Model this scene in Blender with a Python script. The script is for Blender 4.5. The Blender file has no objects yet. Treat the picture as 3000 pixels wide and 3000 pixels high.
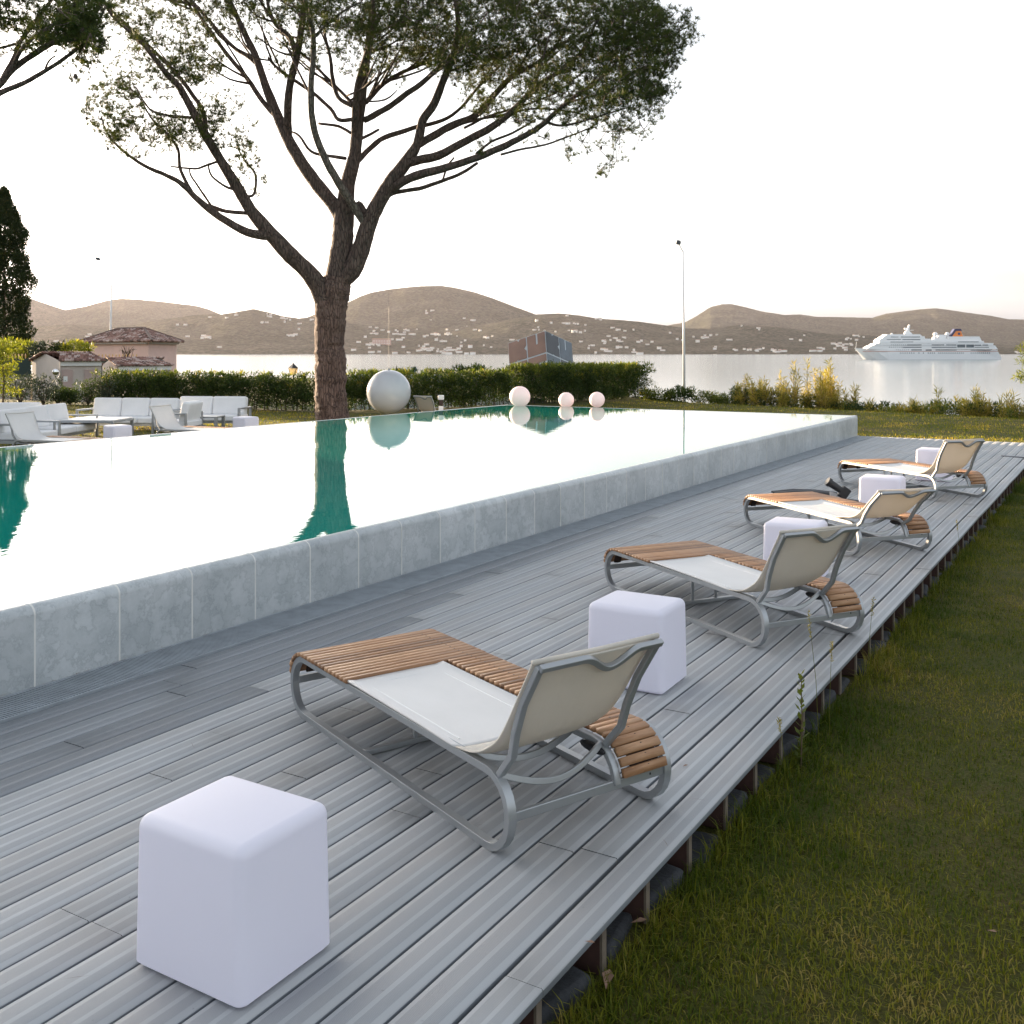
import bpy, bmesh, math, random
import numpy as np
from mathutils import Vector, Matrix, kdtree, noise as mnoise
random.seed(7); RNG = np.random.default_rng(7)
S = bpy.context.scene
R = math.radians
# ------------------------------------------------------------------ camera
F, CX, CY, H = 3000.0, 1500.0, 1033.0, 1.65
TH = math.atan(1810/3000.0); sn, cs = math.sin(TH), math.cos(TH)
cam = bpy.data.objects.new('camera', bpy.data.cameras.new('camera'))
S.collection.objects.link(cam); S.camera = cam
cam.location = (0, 0, H); cam.rotation_euler = (R(90), 0, TH)
cam.data.sensor_width = 36; cam.data.lens = 36*F/3000; cam.data.shift_y = -(1500-CY)/3000
cam.data.clip_start = 0.05; cam.data.clip_end = 60000
# ------------------------------------------------------------------ light
SUN_EL, SUN_AZ = 5.5, 165.0          # azimuth measured from +X counter-clockwise
world = bpy.data.worlds.new('World'); S.world = world; world.use_nodes = True
wn = world.node_tree; bg = wn.nodes['Background']
sky = wn.nodes.new('ShaderNodeTexSky'); sky.sky_type = 'NISHITA'; sky.sun_disc = False
sky.sun_elevation = R(SUN_EL); sky.sun_rotation = R(90-SUN_AZ)
sky.air_density = 1.0; sky.dust_density = 4.0; sky.ozone_density = 1.5; sky.altitude = 0
hs = wn.nodes.new('ShaderNodeHueSaturation'); hs.inputs['Saturation'].default_value = 0.30; wn.links.new(sky.outputs[0], hs.inputs['Color'])
ad = wn.nodes.new('ShaderNodeMix'); ad.data_type = 'RGBA'; ad.blend_type = 'ADD'; ad.inputs[0].default_value = 1.0
wn.links.new(hs.outputs[0], ad.inputs[6])
# thin bright cloud veil with soft streaks
tc = wn.nodes.new('ShaderNodeTexCoord'); mp = wn.nodes.new('ShaderNodeMapping'); mp.inputs['Scale'].default_value = (1.2, 1.2, 7.0); mp.inputs['Rotation'].default_value = (.12, .1, 0)
cn = wn.nodes.new('ShaderNodeTexNoise'); cn.inputs['Scale'].default_value = 1.7; cn.inputs['Detail'].default_value = 6; cn.inputs['Distortion'].default_value = .6
wn.links.new(tc.outputs['Generated'], mp.inputs[0]); wn.links.new(mp.outputs[0], cn.inputs['Vector'])
cr_ = wn.nodes.new('ShaderNodeValToRGB'); cr_.color_ramp.elements[0].position = .32; cr_.color_ramp.elements[0].color = (.22/2, .29/2, .38/2, 1)
cr_.color_ramp.elements[1].position = .72; cr_.color_ramp.elements[1].color = (.92/2, .97/2, 1.04/2, 1); wn.links.new(cn.outputs['Fac'], cr_.inputs[0])
vm = wn.nodes.new('ShaderNodeVectorMath'); vm.operation = 'SCALE'; vm.inputs['Scale'].default_value = 2.0; wn.links.new(cr_.outputs[0], vm.inputs[0]); wn.links.new(vm.outputs[0], ad.inputs[7])
wn.links.new(ad.outputs[2], bg.inputs[0]); bg.inputs[1].default_value = 0.12
sl = bpy.data.lights.new('sun', 'SUN'); sl.energy = 5.0; sl.angle = R(0.5); sl.color = (1.0, 0.76, 0.50)
sun = bpy.data.objects.new('sun', sl); S.collection.objects.link(sun)
sd = Vector((math.cos(R(SUN_EL))*math.cos(R(SUN_AZ)), math.cos(R(SUN_EL))*math.sin(R(SUN_AZ)), math.sin(R(SUN_EL))))
sun.rotation_euler = sd.to_track_quat('Z', 'Y').to_euler(); sun.location = sd*50
S.view_settings.view_transform = 'Standard'; S.view_settings.look = 'None'
S.view_settings.gamma = 1.0; S.view_settings.exposure = 2.16
S.cycles.use_denoising = True; S.cycles.volume_bounces = 1; S.cycles.max_bounces = 8
S.cycles.caustics_reflective = False; S.cycles.caustics_refractive = False
C = bpy.context.collection
# ------------------------------------------------------------------ helpers
def W(px, py, D):
    X = (px-CX)/F*D
    return Vector((X*cs-D*sn, X*sn+D*cs, H-(py-CY)*D/F))
def P(px, py, h=0.0):
    D = F*(H-h)/(py-CY); return W(px, py, D)
def V(*a): return Vector(a)
def tag(o, label=None, cat=None, group=None, kind=None):
    if label: o['label'] = label
    if cat: o['category'] = cat
    if group: o['group'] = group
    if kind: o['kind'] = kind
    return o
def empty(name, loc=(0, 0, 0), rz=0, label=None, cat=None, group=None):
    o = bpy.data.objects.new(name, None); C.objects.link(o); o.location = loc; o.rotation_euler = (0, 0, rz)
    o.empty_display_size = .1
    return tag(o, label, cat, group)
def copy_tree(o, parent=None):
    c = o.copy(); C.objects.link(c)
    if parent: c.parent = parent
    for ch in list(o.children): copy_tree(ch, c)
    return c
class MB:
    def __init__(s): s.v = []; s.f = []; s.m = []; s.uv = {}
    def add(s, vs, fs, mi=0, M=None):
        n = len(s.v)
        for p in vs:
            p = Vector(p); s.v.append(M @ p if M else p)
        for f in fs: s.f.append([i+n for i in f]); s.m.append(mi)
    def box(s, c, d, mi=0, M=None, rz=0):
        x, y, z = d[0]/2, d[1]/2, d[2]/2
        ca, sa = math.cos(rz), math.sin(rz)
        vs = []
        for dx, dy, dz in [(-x,-y,-z),(x,-y,-z),(x,y,-z),(-x,y,-z),(-x,-y,z),(x,-y,z),(x,y,z),(-x,y,z)]:
            vs.append((c[0]+dx*ca-dy*sa, c[1]+dx*sa+dy*ca, c[2]+dz))
        s.add(vs, [(0,3,2,1),(4,5,6,7),(0,1,5,4),(1,2,6,5),(2,3,7,6),(3,0,4,7)], mi, M)
    def prism(s, poly, y0, y1, mi=0, M=None, axis='y'):
        n = len(poly)
        if axis == 'y': vs = [(a, y0, b) for a, b in poly]+[(a, y1, b) for a, b in poly]
        else: vs = [(a, b, y0) for a, b in poly]+[(a, b, y1) for a, b in poly]
        fs = [list(range(n)), list(range(2*n-1, n-1, -1))]+[(i, i+n, (i+1) % n+n, (i+1) % n) for i in range(n)]
        s.add(vs, fs, mi, M)
    def tube(s, pts, rad, n=8, mi=0, M=None, caps=True):
        pts = [Vector(p) for p in pts]; k = len(pts)
        rad = rad if hasattr(rad, '__len__') else [rad]*k
        vs = []; up = None
        for i, p in enumerate(pts):
            t = (pts[min(i+1, k-1)]-pts[max(i-1, 0)]).normalized()
            if up is None:
                up = Vector((0, 0, 1)) if abs(t.z) < .9 else Vector((1, 0, 0))
            a = t.cross(up)
            if a.length < 1e-6: a = t.cross(Vector((1, 0.1, 0)))
            a.normalize(); b = a.cross(t).normalized(); up = b
            for j in range(n):
                w = 2*math.pi*j/n
                vs.append(p+(a*math.cos(w)+b*math.sin(w))*rad[i])
        fs = []
        for i in range(k-1):
            for j in range(n):
                fs.append((i*n+j, i*n+(j+1) % n, (i+1)*n+(j+1) % n, (i+1)*n+j))
        if caps: fs.append(list(range(n-1, -1, -1))); fs.append([(k-1)*n+j for j in range(n)])
        s.add(vs, fs, mi, M)
    def bar(s, pts, w, h, lat, closed=False, mi=0, M=None):
        """rectangular bar along pts; w along lat, h along the in-plane normal"""
        pts = [Vector(p) for p in pts]; k = len(pts); vs = []
        for i, p in enumerate(pts):
            if closed: t = (pts[(i+1) % k]-pts[i-1]).normalized()
            else: t = (pts[min(i+1, k-1)]-pts[max(i-1, 0)]).normalized()
            l = Vector(lat); l = (l-t*l.dot(t)).normalized(); nn = t.cross(l)
            for a, b in ((-1, -1), (1, -1), (1, 1), (-1, 1)):
                vs.append(p+l*a*w/2+nn*b*h/2)
        fs = []
        for i in range(k if closed else k-1):
            j = (i+1) % k
            for q in range(4):
                fs.append((i*4+q, i*4+(q+1) % 4, j*4+(q+1) % 4, j*4+q))
        if not closed: fs.append((3, 2, 1, 0)); fs.append([(k-1)*4+q for q in range(4)])
        s.add(vs, fs, mi, M)
    def ell(s, c, r, n=24, m=16, mi=0, M=None):
        vs = []; 
        for i in range(m+1):
            a = math.pi*i/m
            for j in range(n):
                b = 2*math.pi*j/n
                vs.append((c[0]+r[0]*math.sin(a)*math.cos(b), c[1]+r[1]*math.sin(a)*math.sin(b), c[2]+r[2]*math.cos(a)))
        fs = [(i*n+j, (i+1)*n+j, (i+1)*n+(j+1) % n, i*n+(j+1) % n) for i in range(m) for j in range(n)]
        s.add(vs, fs, mi, M)
    def build(s, name, mats, parent=None, bevel=0, smooth=False, seg=2, loc=None):
        me = bpy.data.meshes.new(name)
        me.from_pydata([tuple(v) for v in s.v], [], s.f)
        if not isinstance(mats, (list, tuple)): mats = [mats]
        for m in mats: me.materials.append(m)
        me.polygons.foreach_set('material_index', s.m)
        bm = bmesh.new(); bm.from_mesh(me)
        bmesh.ops.remove_doubles(bm, verts=bm.verts, dist=1e-5)
        bmesh.ops.recalc_face_normals(bm, faces=bm.faces); bm.to_mesh(me); bm.free()
        o = bpy.data.objects.new(name, me); C.objects.link(o)
        if parent: o.parent = parent
        if loc is not None: o.location = loc
        if bevel:
            b = o.modifiers.new('bevel', 'BEVEL'); b.width = bevel; b.segments = seg; b.limit_method = 'ANGLE'; b.angle_limit = R(35)
            b.harden_normals = False
        if smooth or bevel:
            for p in me.polygons: p.use_smooth = True
            if not smooth:
                try:
                    me.set_sharp_from_angle(angle=R(40))
                except Exception: pass
        return o
def np_mesh(name, verts, faces, mat, parent=None, attr=None, uv=None, smooth=False, mat2=None, mi=None):
    verts = np.asarray(verts, dtype=np.float32); faces = np.asarray(faces, dtype=np.int32)
    me = bpy.data.meshes.new(name); nf, k = faces.shape
    me.vertices.add(len(verts)); me.vertices.foreach_set('co', verts.ravel())
    me.loops.add(nf*k); me.loops.foreach_set('vertex_index', faces.ravel())
    me.polygons.add(nf); me.polygons.foreach_set('loop_start', np.arange(0, nf*k, k, dtype=np.int32))
    try: me.polygons.foreach_set('loop_total', np.full(nf, k, dtype=np.int32))
    except Exception: pass
    if smooth: me.polygons.foreach_set('use_smooth', np.ones(nf, dtype=bool))
    if attr is not None:
        for an, av in attr.items():
            a = me.attributes.new(an, 'FLOAT', 'FACE'); a.data.foreach_set('value', np.asarray(av, dtype=np.float32))
    if uv is not None:
        u = me.uv_layers.new(name='UVMap'); u.data.foreach_set('uv', np.asarray(uv, dtype=np.float32).ravel())
    me.materials.append(mat)
    if mat2 is not None: me.materials.append(mat2); me.polygons.foreach_set('material_index', np.asarray(mi, dtype=np.int32))
    me.update(calc_edges=True); me.validate()
    o = bpy.data.objects.new(name, me); C.objects.link(o)
    if parent: o.parent = parent
    return o
# ------------------------------------------------------------------ materials
def newmat(name):
    m = bpy.data.materials.new(name); m.use_nodes = True
    nt = m.node_tree; b = nt.nodes['Principled BSDF']; return m, nt, b
def nd(nt, t, **kw):
    n = nt.nodes.new(t)
    for k, v in kw.items():
        if k in n.inputs: n.inputs[k].default_value = v
        else: setattr(n, k, v)
    return n
def ramp(nt, fac, stops):
    r = nt.nodes.new('ShaderNodeValToRGB'); e = r.color_ramp.elements
    while len(e) < len(stops): e.new(.5)
    for i, (p, c) in enumerate(stops): e[i].position = p; e[i].color = (*c, 1)
    nt.links.new(fac, r.inputs[0]); return r.outputs[0]
def tex(nt, kind='noise', scale=5, detail=4, rough=.55, coord='Object', sc=(1, 1, 1), rot=(0, 0, 0)):
    tc = nt.nodes.new('ShaderNodeTexCoord'); mp = nt.nodes.new('ShaderNodeMapping')
    mp.inputs['Scale'].default_value = sc; mp.inputs['Rotation'].default_value = rot
    nt.links.new(tc.outputs[coord], mp.inputs[0])
    if kind == 'noise':
        t = nt.nodes.new('ShaderNodeTexNoise'); t.inputs['Scale'].default_value = scale
        t.inputs['Detail'].default_value = detail; t.inputs['Roughness'].default_value = rough
        nt.links.new(mp.outputs[0], t.inputs['Vector']); return t.outputs['Fac']
    if kind == 'voronoi':
        t = nt.nodes.new('ShaderNodeTexVoronoi'); t.inputs['Scale'].default_value = scale
        nt.links.new(mp.outputs[0], t.inputs['Vector']); return t
def math_(nt, op, a, b=None, c=None):
    n = nt.nodes.new('ShaderNodeMath'); n.operation = op
    for i, x in enumerate((a, b, c)):
        if x is None: continue
        if isinstance(x, (int, float)): n.inputs[i].default_value = x
        else: nt.links.new(x, n.inputs[i])
    return n.outputs[0]
def mixc(nt, fac, a, b, mode='MIX'):
    n = nt.nodes.new('ShaderNodeMix'); n.data_type = 'RGBA'; n.blend_type = mode
    for i, x in ((0, fac), (6, a), (7, b)):
        if isinstance(x, (int, float)): n.inputs[i].default_value = x
        elif isinstance(x, tuple): n.inputs[i].default_value = (*x, 1)
        else: nt.links.new(x, n.inputs[i])
    return n.outputs[2]
def bump(nt, b, h, strength=.3, dist=.01):
    n = nt.nodes.new('ShaderNodeBump'); n.inputs['Strength'].default_value = strength; n.inputs['Distance'].default_value = dist
    nt.links.new(h, n.inputs['Height']); nt.links.new(n.outputs[0], b.inputs['Normal']); return n
def simple(name, col, rough=.5, var=.12, scale=6, metal=0, bmp=0, bscale=60, spec=None, trans=0):
    m, nt, b = newmat(name)
    f = tex(nt, scale=scale)
    lo = tuple(max(0, c*(1-var)) for c in col); hi = tuple(min(1, c*(1+var)) for c in col)
    nt.links.new(ramp(nt, f, [(.3, lo), (.7, hi)]), b.inputs['Base Color'])
    b.inputs['Roughness'].default_value = rough; b.inputs['Metallic'].default_value = metal
    if spec is not None: b.inputs['Specular IOR Level'].default_value = spec
    if bmp: bump(nt, b, tex(nt, scale=bscale), bmp, .01)
    if trans:
        t = nt.nodes.new('ShaderNodeBsdfTranslucent'); t.inputs[0].default_value = (*col, 1)
        mx = nt.nodes.new('ShaderNodeMixShader'); mx.inputs[0].default_value = trans
        nt.links.new(b.outputs[0], mx.inputs[1]); nt.links.new(t.outputs[0], mx.inputs[2])
        nt.links.new(mx.outputs[0], nt.nodes['Material Output'].inputs[0])
    return m
def leafmat(name, c1, c2, c3=None, trans=.35, rough=.55):
    m, nt, b = newmat(name)
    a = nt.nodes.new('ShaderNodeAttribute'); a.attribute_name = 'var'
    st = [(0, c1), (1, c2)] if c3 is None else [(0, c1), (.75, c2), (1, c3)]
    col = ramp(nt, a.outputs['Fac'], st)
    nt.links.new(col, b.inputs['Base Color']); b.inputs['Roughness'].default_value = rough; b.inputs['Specular IOR Level'].default_value = .15
    t = nt.nodes.new('ShaderNodeBsdfTranslucent'); nt.links.new(mixc(nt, 1.0, col, (1.0, 1.0, .45), 'MULTIPLY'), t.inputs[0])
    mx = nt.nodes.new('ShaderNodeMixShader'); mx.inputs[0].default_value = trans
    nt.links.new(b.outputs[0], mx.inputs[1]); nt.links.new(t.outputs[0], mx.inputs[2])
    nt.links.new(mx.outputs[0], nt.nodes['Material Output'].inputs[0])
    return m
# deck boards : UV.x across the board 0..1, UV.y along in metres
def deckmat():
    m, nt, b = newmat('deck_board')
    uv = nt.nodes.new('ShaderNodeUVMap'); sp = nt.nodes.new('ShaderNodeSeparateXYZ'); nt.links.new(uv.outputs[0], sp.inputs[0])
    u = sp.outputs[0]
    def band(a, c):
        return math_(nt, 'MULTIPLY', math_(nt, 'GREATER_THAN', u, a), math_(nt, 'LESS_THAN', u, c))
    rib = math_(nt, 'ADD', band(.12, .44), band(.56, .83))
    wave = math_(nt, 'SINE', math_(nt, 'MULTIPLY', u, 2*math.pi*34))
    w01 = math_(nt, 'MULTIPLY_ADD', wave, .5, .5)
    av = nt.nodes.new('ShaderNodeAttribute'); av.attribute_name = 'var'
    aw = nt.nodes.new('ShaderNodeAttribute'); aw.attribute_name = 'wet_gap_shade'
    n1 = tex(nt, scale=1.3, detail=5, sc=(1.0, .35, 1)); n2 = tex(nt, scale=22, detail=3, sc=(1, .12, 1)); n3 = tex(nt, scale=160, detail=2)
    base = ramp(nt, n1, [(.3, (.305, .33, .345)), (.5, (.39, .41, .425)), (.72, (.47, .485, .50))])
    base = mixc(nt, math_(nt, 'MULTIPLY', av.outputs['Fac'], .45), base, (.32, .325, .33))
    base = mixc(nt, math_(nt, 'MULTIPLY', n2, .35), base, (.40, .40, .41))
    grey = mixc(nt, .5, base, (.17, .18, .195))
    col = mixc(nt, math_(nt, 'MULTIPLY', rib, .19), base, grey)
    dk = math_(nt, 'MULTIPLY', rib, math_(nt, 'MULTIPLY', w01, .30))
    col = mixc(nt, dk, col, (.08, .085, .095))
    # smooth strips are paler
    col = mixc(nt, math_(nt, 'MULTIPLY', math_(nt, 'SUBTRACT', 1.0, rib), .05), col, (.47, .48, .5))
    col = mixc(nt, math_(nt, 'MULTIPLY', ramp(nt, tex(nt, scale=3.1, detail=5, sc=(1.4, .5, 1)), [(.45, (0, 0, 0)), (.7, (1, 1, 1))]), .35), col, (.33, .305, .285))
    st = ramp(nt, tex(nt, scale=2.4, detail=6, rough=.7), [(.62, (0, 0, 0)), (.74, (1, 1, 1))])
    col = mixc(nt, math_(nt, 'MULTIPLY', st, .35), col, (.13, .15, .165))
    sp2 = ramp(nt, tex(nt, scale=45, detail=2), [(.72, (0, 0, 0)), (.78, (1, 1, 1))])
    col = mixc(nt, math_(nt, 'MULTIPLY', sp2, .35), col, (.14, .13, .12))
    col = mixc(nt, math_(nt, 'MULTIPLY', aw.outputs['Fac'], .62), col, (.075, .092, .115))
    nt.links.new(col, b.inputs['Base Color'])
    ro = math_(nt, 'MULTIPLY_ADD', aw.outputs['Fac'], -.25, .62); nt.links.new(math_(nt, 'MULTIPLY_ADD', n1, .1, ro), b.inputs['Roughness'])
    hh = math_(nt, 'ADD', math_(nt, 'MULTIPLY', math_(nt, 'MULTIPLY', rib, w01), -1.0), math_(nt, 'MULTIPLY', n3, .25))
    bump(nt, b, hh, .5, .0015)
    return m
def marblemat():
    m, nt, b = newmat('grey_marble')
    a = nt.nodes.new('ShaderNodeAttribute'); a.attribute_name = 'var'
    n1 = tex(nt, scale=2.2, detail=8, rough=.62); n2 = tex(nt, scale=7, detail=8, rough=.7)
    ve = ramp(nt, math_(nt, 'ABSOLUTE', math_(nt, 'SUBTRACT', n2, .5)), [(0, (1, 1, 1)), (.035, (0, 0, 0))])
    col = ramp(nt, n1, [(.28, (.34, .37, .385)), (.5, (.50, .53, .54)), (.72, (.64, .66, .67))])
    col = mixc(nt, math_(nt, 'MULTIPLY', ve, .32), col, (.12, .14, .155))
    n4 = tex(nt, scale=14, detail=5, rough=.75)
    col = mixc(nt, .22, col, ramp(nt, n4, [(.35, (.16, .185, .2)), (.65, (.5, .53, .55))]))
    col = mixc(nt, math_(nt, 'MULTIPLY', a.outputs['Fac'], .3), col, (.2, .22, .23))
    nt.links.new(col, b.inputs['Base Color']); b.inputs['Roughness'].default_value = .32
    bump(nt, b, n2, .12, .004); return m
def barkmat(name, c1, c2, c3):
    m, nt, b = newmat(name)
    v = tex(nt, 'voronoi', scale=9, sc=(1.9, 1.9, .40)); v.feature = 'DISTANCE_TO_EDGE'
    n = tex(nt, scale=4, detail=8, rough=.7, sc=(1.6, 1.6, .6)); n2 = tex(nt, scale=30, detail=5, sc=(1, 1, .4))
    crack = ramp(nt, v.outputs['Distance'], [(0.0, (0, 0, 0)), (.13, (1, 1, 1))])
    col = ramp(nt, n, [(.3, c1), (.5, c2), (.72, c3)])
    col = mixc(nt, math_(nt, 'MULTIPLY', math_(nt, 'SUBTRACT', 1.0, crack), .85), col, tuple(x*.28 for x in c1))
    col = mixc(nt, .3, col, ramp(nt, n2, [(.3, tuple(x*.5 for x in c1)), (.7, c3)]))
    nt.links.new(col, b.inputs['Base Color']); b.inputs['Roughness'].default_value = .9
    h = math_(nt, 'ADD', crack, math_(nt, 'MULTIPLY', n2, .5)); bump(nt, b, h, .9, .03); return m
def woodmat(name='teak_wood', c=((.125, .060, .028), (.29, .145, .066), (.43, .25, .135))):
    m, nt, b = newmat(name)
    a = nt.nodes.new('ShaderNodeAttribute'); a.attribute_name = 'var'
    n = tex(nt, scale=9, detail=6, sc=(6, .7, 6)); n2 = tex(nt, scale=60, detail=3, sc=(3, .3, 3))
    f = math_(nt, 'ADD', math_(nt, 'MULTIPLY', n, .55), math_(nt, 'MULTIPLY', a.outputs['Fac'], .42))
    f = math_(nt, 'ADD', f, math_(nt, 'MULTIPLY_ADD', n2, .3, -.12))
    nt.links.new(ramp(nt, f, [(.25, c[0]), (.5, c[1]), (.8, c[2])]), b.inputs['Base Color'])
    b.inputs['Roughness'].default_value = .55; bump(nt, b, n2, .2, .002); return m
def fabric(name, col, trans, col2):
    m, nt, b = newmat(name)
    n = tex(nt, scale=3, detail=5); n2 = tex(nt, scale=420, detail=1)
    c = ramp(nt, n, [(.3, tuple(x*.9 for x in col)), (.7, col)])
    c = mixc(nt, math_(nt, 'MULTIPLY', n2, .12), c, tuple(x*.6 for x in col))
    nt.links.new(c, b.inputs['Base Color']); b.inputs['Roughness'].default_value = .55
    bump(nt, b, math_(nt, 'ADD', math_(nt, 'MULTIPLY', tex(nt, scale=5, detail=3, sc=(1, 2.2, 1)), 6.0), n2), .3, .0025)
    t = nt.nodes.new('ShaderNodeBsdfTranslucent'); t.inputs[0].default_value = (*col2, 1)
    mx = nt.nodes.new('ShaderNodeMixShader'); mx.inputs[0].default_value = trans
    nt.links.new(b.outputs[0], mx.inputs[1]); nt.links.new(t.outputs[0], mx.inputs[2])
    nt.links.new(mx.outputs[0], nt.nodes['Material Output'].inputs[0]); return m
def watermat(name, col, wscale, wsc, strength, rough=.02, ior=1.33, extra=0):
    m, nt, b = newmat(name); b.inputs['Base Color'].default_value = (*col, 1)
    b.inputs['Roughness'].default_value = rough; b.inputs['IOR'].default_value = ior
    n = tex(nt, scale=wscale, detail=4, sc=wsc)
    bump(nt, b, n, strength, .05)
    return m
def lawnmat():
    m, nt, b = newmat('lawn_turf')
    n1 = tex(nt, scale=.45, detail=6, rough=.6); n2 = tex(nt, scale=9, detail=5, rough=.7); n3 = tex(nt, scale=70, detail=3, rough=.7)
    f = math_(nt, 'ADD', math_(nt, 'MULTIPLY', n1, .6), math_(nt, 'MULTIPLY', n2, .4))
    col = ramp(nt, f, [(.3, (.03, .042, .005)), (.46, (.055, .06, .008)), (.6, (.085, .06, .018)), (.75, (.12, .085, .035))])
    col = mixc(nt, .45, col, ramp(nt, n3, [(.3, (.02, .022, .005)), (.7, (.13, .12, .03))]))
    nt.links.new(col, b.inputs['Base Color']); b.inputs['Roughness'].default_value = .9; b.inputs['Specular IOR Level'].default_value = .2
    bump(nt, b, math_(nt, 'ADD', n2, n3), .8, .03); return m
def hillmat():
    m, nt, b = newmat('hillside')
    n1 = tex(nt, scale=.0045, detail=7, rough=.62); n2 = tex(nt, scale=.02, detail=6, rough=.75); n3 = tex(nt, scale=.05, detail=4, rough=.8)
    f = math_(nt, 'ADD', math_(nt, 'MULTIPLY', n1, .68), math_(nt, 'MULTIPLY', n2, .32))
    col = ramp(nt, f, [(.40, (.016, .022, .014)), (.49, (.042, .045, .030)), (.57, (.095, .085, .064)), (.68, (.23, .18, .145))])
    col = mixc(nt, .62, col, ramp(nt, n3, [(.43, (.008, .013, .008)), (.6, (.16, .15, .11))]))
    nt.links.new(col, b.inputs['Base Color']); b.inputs['Roughness'].default_value = 1; b.inputs['Specular IOR Level'].default_value = 0
    bump(nt, b, math_(nt, 'ADD', n2, n3), .7, 14.0); return m
def tilemat():
    m, nt, b = newmat('roof_tile')
    a = nt.nodes.new('ShaderNodeAttribute'); a.attribute_name = 'var'
    col = ramp(nt, a.outputs['Fac'], [(0, (.09, .05, .04)), (.35, (.27, .13, .10)), (.6, (.38, .21, .17)), (.8, (.50, .36, .31)), (1, (.68, .56, .52))])
    n = tex(nt, scale=9, detail=4)
    col = mixc(nt, math_(nt, 'MULTIPLY', n, .45), col, (.11, .085, .075))
    nt.links.new(col, b.inputs['Base Color']); b.inputs['Roughness'].default_value = .85; return m
M = {}
M['deck'] = deckmat(); M['marble'] = marblemat(); M['wood'] = woodmat(); M['lawn'] = lawnmat(); M['hill'] = hillmat(); M['tile'] = tilemat()
M['bark'] = barkmat('pine_bark', (.075, .045, .035), (.165, .10, .078), (.30, .20, .165))
M['limb'] = barkmat('limb_bark', (.07, .045, .037), (.13, .088, .072), (.22, .155, .13))
M['limbgrey'] = barkmat('grey_bark', (.11, .085, .07), (.19, .15, .125), (.28, .23, .19))
M['needle'] = leafmat('pine_needles', (.028, .040, .012), (.080, .100, .023), (.145, .135, .032), trans=.24)
M['alu'] = simple('brushed_aluminium', (.36, .375, .39), .36, .06, 4, metal=.55)
M['darkwood'] = simple('dark_batten', (.035, .016, .009), .7)
M['dark'] = simple('black_rubber', (.012, .012, .014), .45, .2, 20)
M['slingtop'] = fabric('sling_white', (.77, .76, .75), .10, (.75, .66, .5))
M['slingback'] = fabric('sling_shaded', (.70, .66, .595), .24, (.72, .66, .57))  # same fabric as the seat, with the backrest's shade painted as beige
M['cube'] = simple('white_polyethylene', (.83, .82, .905), .42, .015, 2, trans=.28)
M['grout'] = simple('white_joint', (.62, .62, .59), .6, .08, 10)
M['grate'] = simple('grate_plastic', (.30, .33, .36), .5, .15, 8)
M['void'] = simple('dark_void', (.02, .022, .025), .8)
M['pool'] = watermat('pool_water', (.006, .27, .215), 5.0, (1, .55, 1), .014, rough=.0, ior=1.78)
M['sea'] = watermat('sea_water', (.14, .19, .21), .35, (.5, 1.0, 1), .35, rough=.12)
M['white'] = simple('white_paint', (.78, .78, .77), .4, .04, 3)
M['cush'] = simple('white_cushion', (.74, .745, .76), .75, .05, 3, bmp=.15, bscale=12)
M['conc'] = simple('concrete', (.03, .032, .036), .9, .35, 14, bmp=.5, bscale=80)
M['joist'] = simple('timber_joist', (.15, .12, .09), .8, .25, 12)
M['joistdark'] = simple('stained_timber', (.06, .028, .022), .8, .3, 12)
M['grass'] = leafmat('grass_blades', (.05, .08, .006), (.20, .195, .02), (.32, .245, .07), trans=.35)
M['grass2'] = leafmat('grass_far_blades', (.11, .14, .015), (.32, .29, .035), (.66, .46, .11), trans=.5)
M['hedge'] = leafmat('hedge_leaves', (.018, .032, .012), (.06, .095, .024), (.18, .19, .04), trans=.35)
M['oleander'] = leafmat('oleander_leaves', (.05, .075, .02), (.15, .18, .035), (.55, .40, .09), trans=.5)
M['greybush'] = leafmat('grey_leaves', (.022, .034, .022), (.075, .095, .068), (.17, .19, .14), trans=.2)
M['cypress'] = leafmat('cypress_leaves', (.012, .022, .008), (.034, .05, .015), (.10, .085, .022), trans=.2)
M['reed'] = leafmat('reed_leaves', (.16, .17, .035), (.48, .37, .09), (.74, .50, .20), trans=.5)
M['yellowbush'] = leafmat('yellow_leaves', (.09, .12, .02), (.25, .27, .04), (.45, .36, .06), trans=.45)
M['stem'] = simple('brown_stem', (.11, .075, .045), .85, .3, 20)
# ------------------------------------------------------------------ terrain, sea, hills
SEA = -5.0; GR = -0.17
def edge_d(x, y):
    """signed distance past the lawn's far edge (positive = beyond it)"""
    # right part : line lawnL->lawnR ; left part: hedge line
    ax, ay, bx, by = -13.98, 35.24, -2.48, 31.2
    L = math.hypot(bx-ax, by-ay)
    d1 = ((x-ax)*-(by-ay)+(y-ay)*(bx-ax))/L
    return d1
HLINE = [(-80, 20.5), (-29, 21.5), (-19.4, 21.8), (-17.5, 25.2), (-16.5, 29.2), (-15.7, 35.2)]
def hedge_dist(x, y):
    """signed distance behind the hedge line"""
    best = 1e9; sg = 1
    for (ax, ay), (bx, by) in zip(HLINE[:-1], HLINE[1:]):
        dx, dy = bx-ax, by-ay; t = max(0, min(1, ((x-ax)*dx+(y-ay)*dy)/(dx*dx+dy*dy)))
        qx, qy = ax+dx*t, ay+dy*t; d = math.hypot(x-qx, y-qy)
        if d < best-1e-9: best = d; sg = 1 if dx*(y-ay)-dy*(x-ax) > 0 else -1
    return best*sg
def sstep(a, b, t): t = max(0, min(1, (t-a)/(b-a))); return t*t*(3-2*t)
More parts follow.
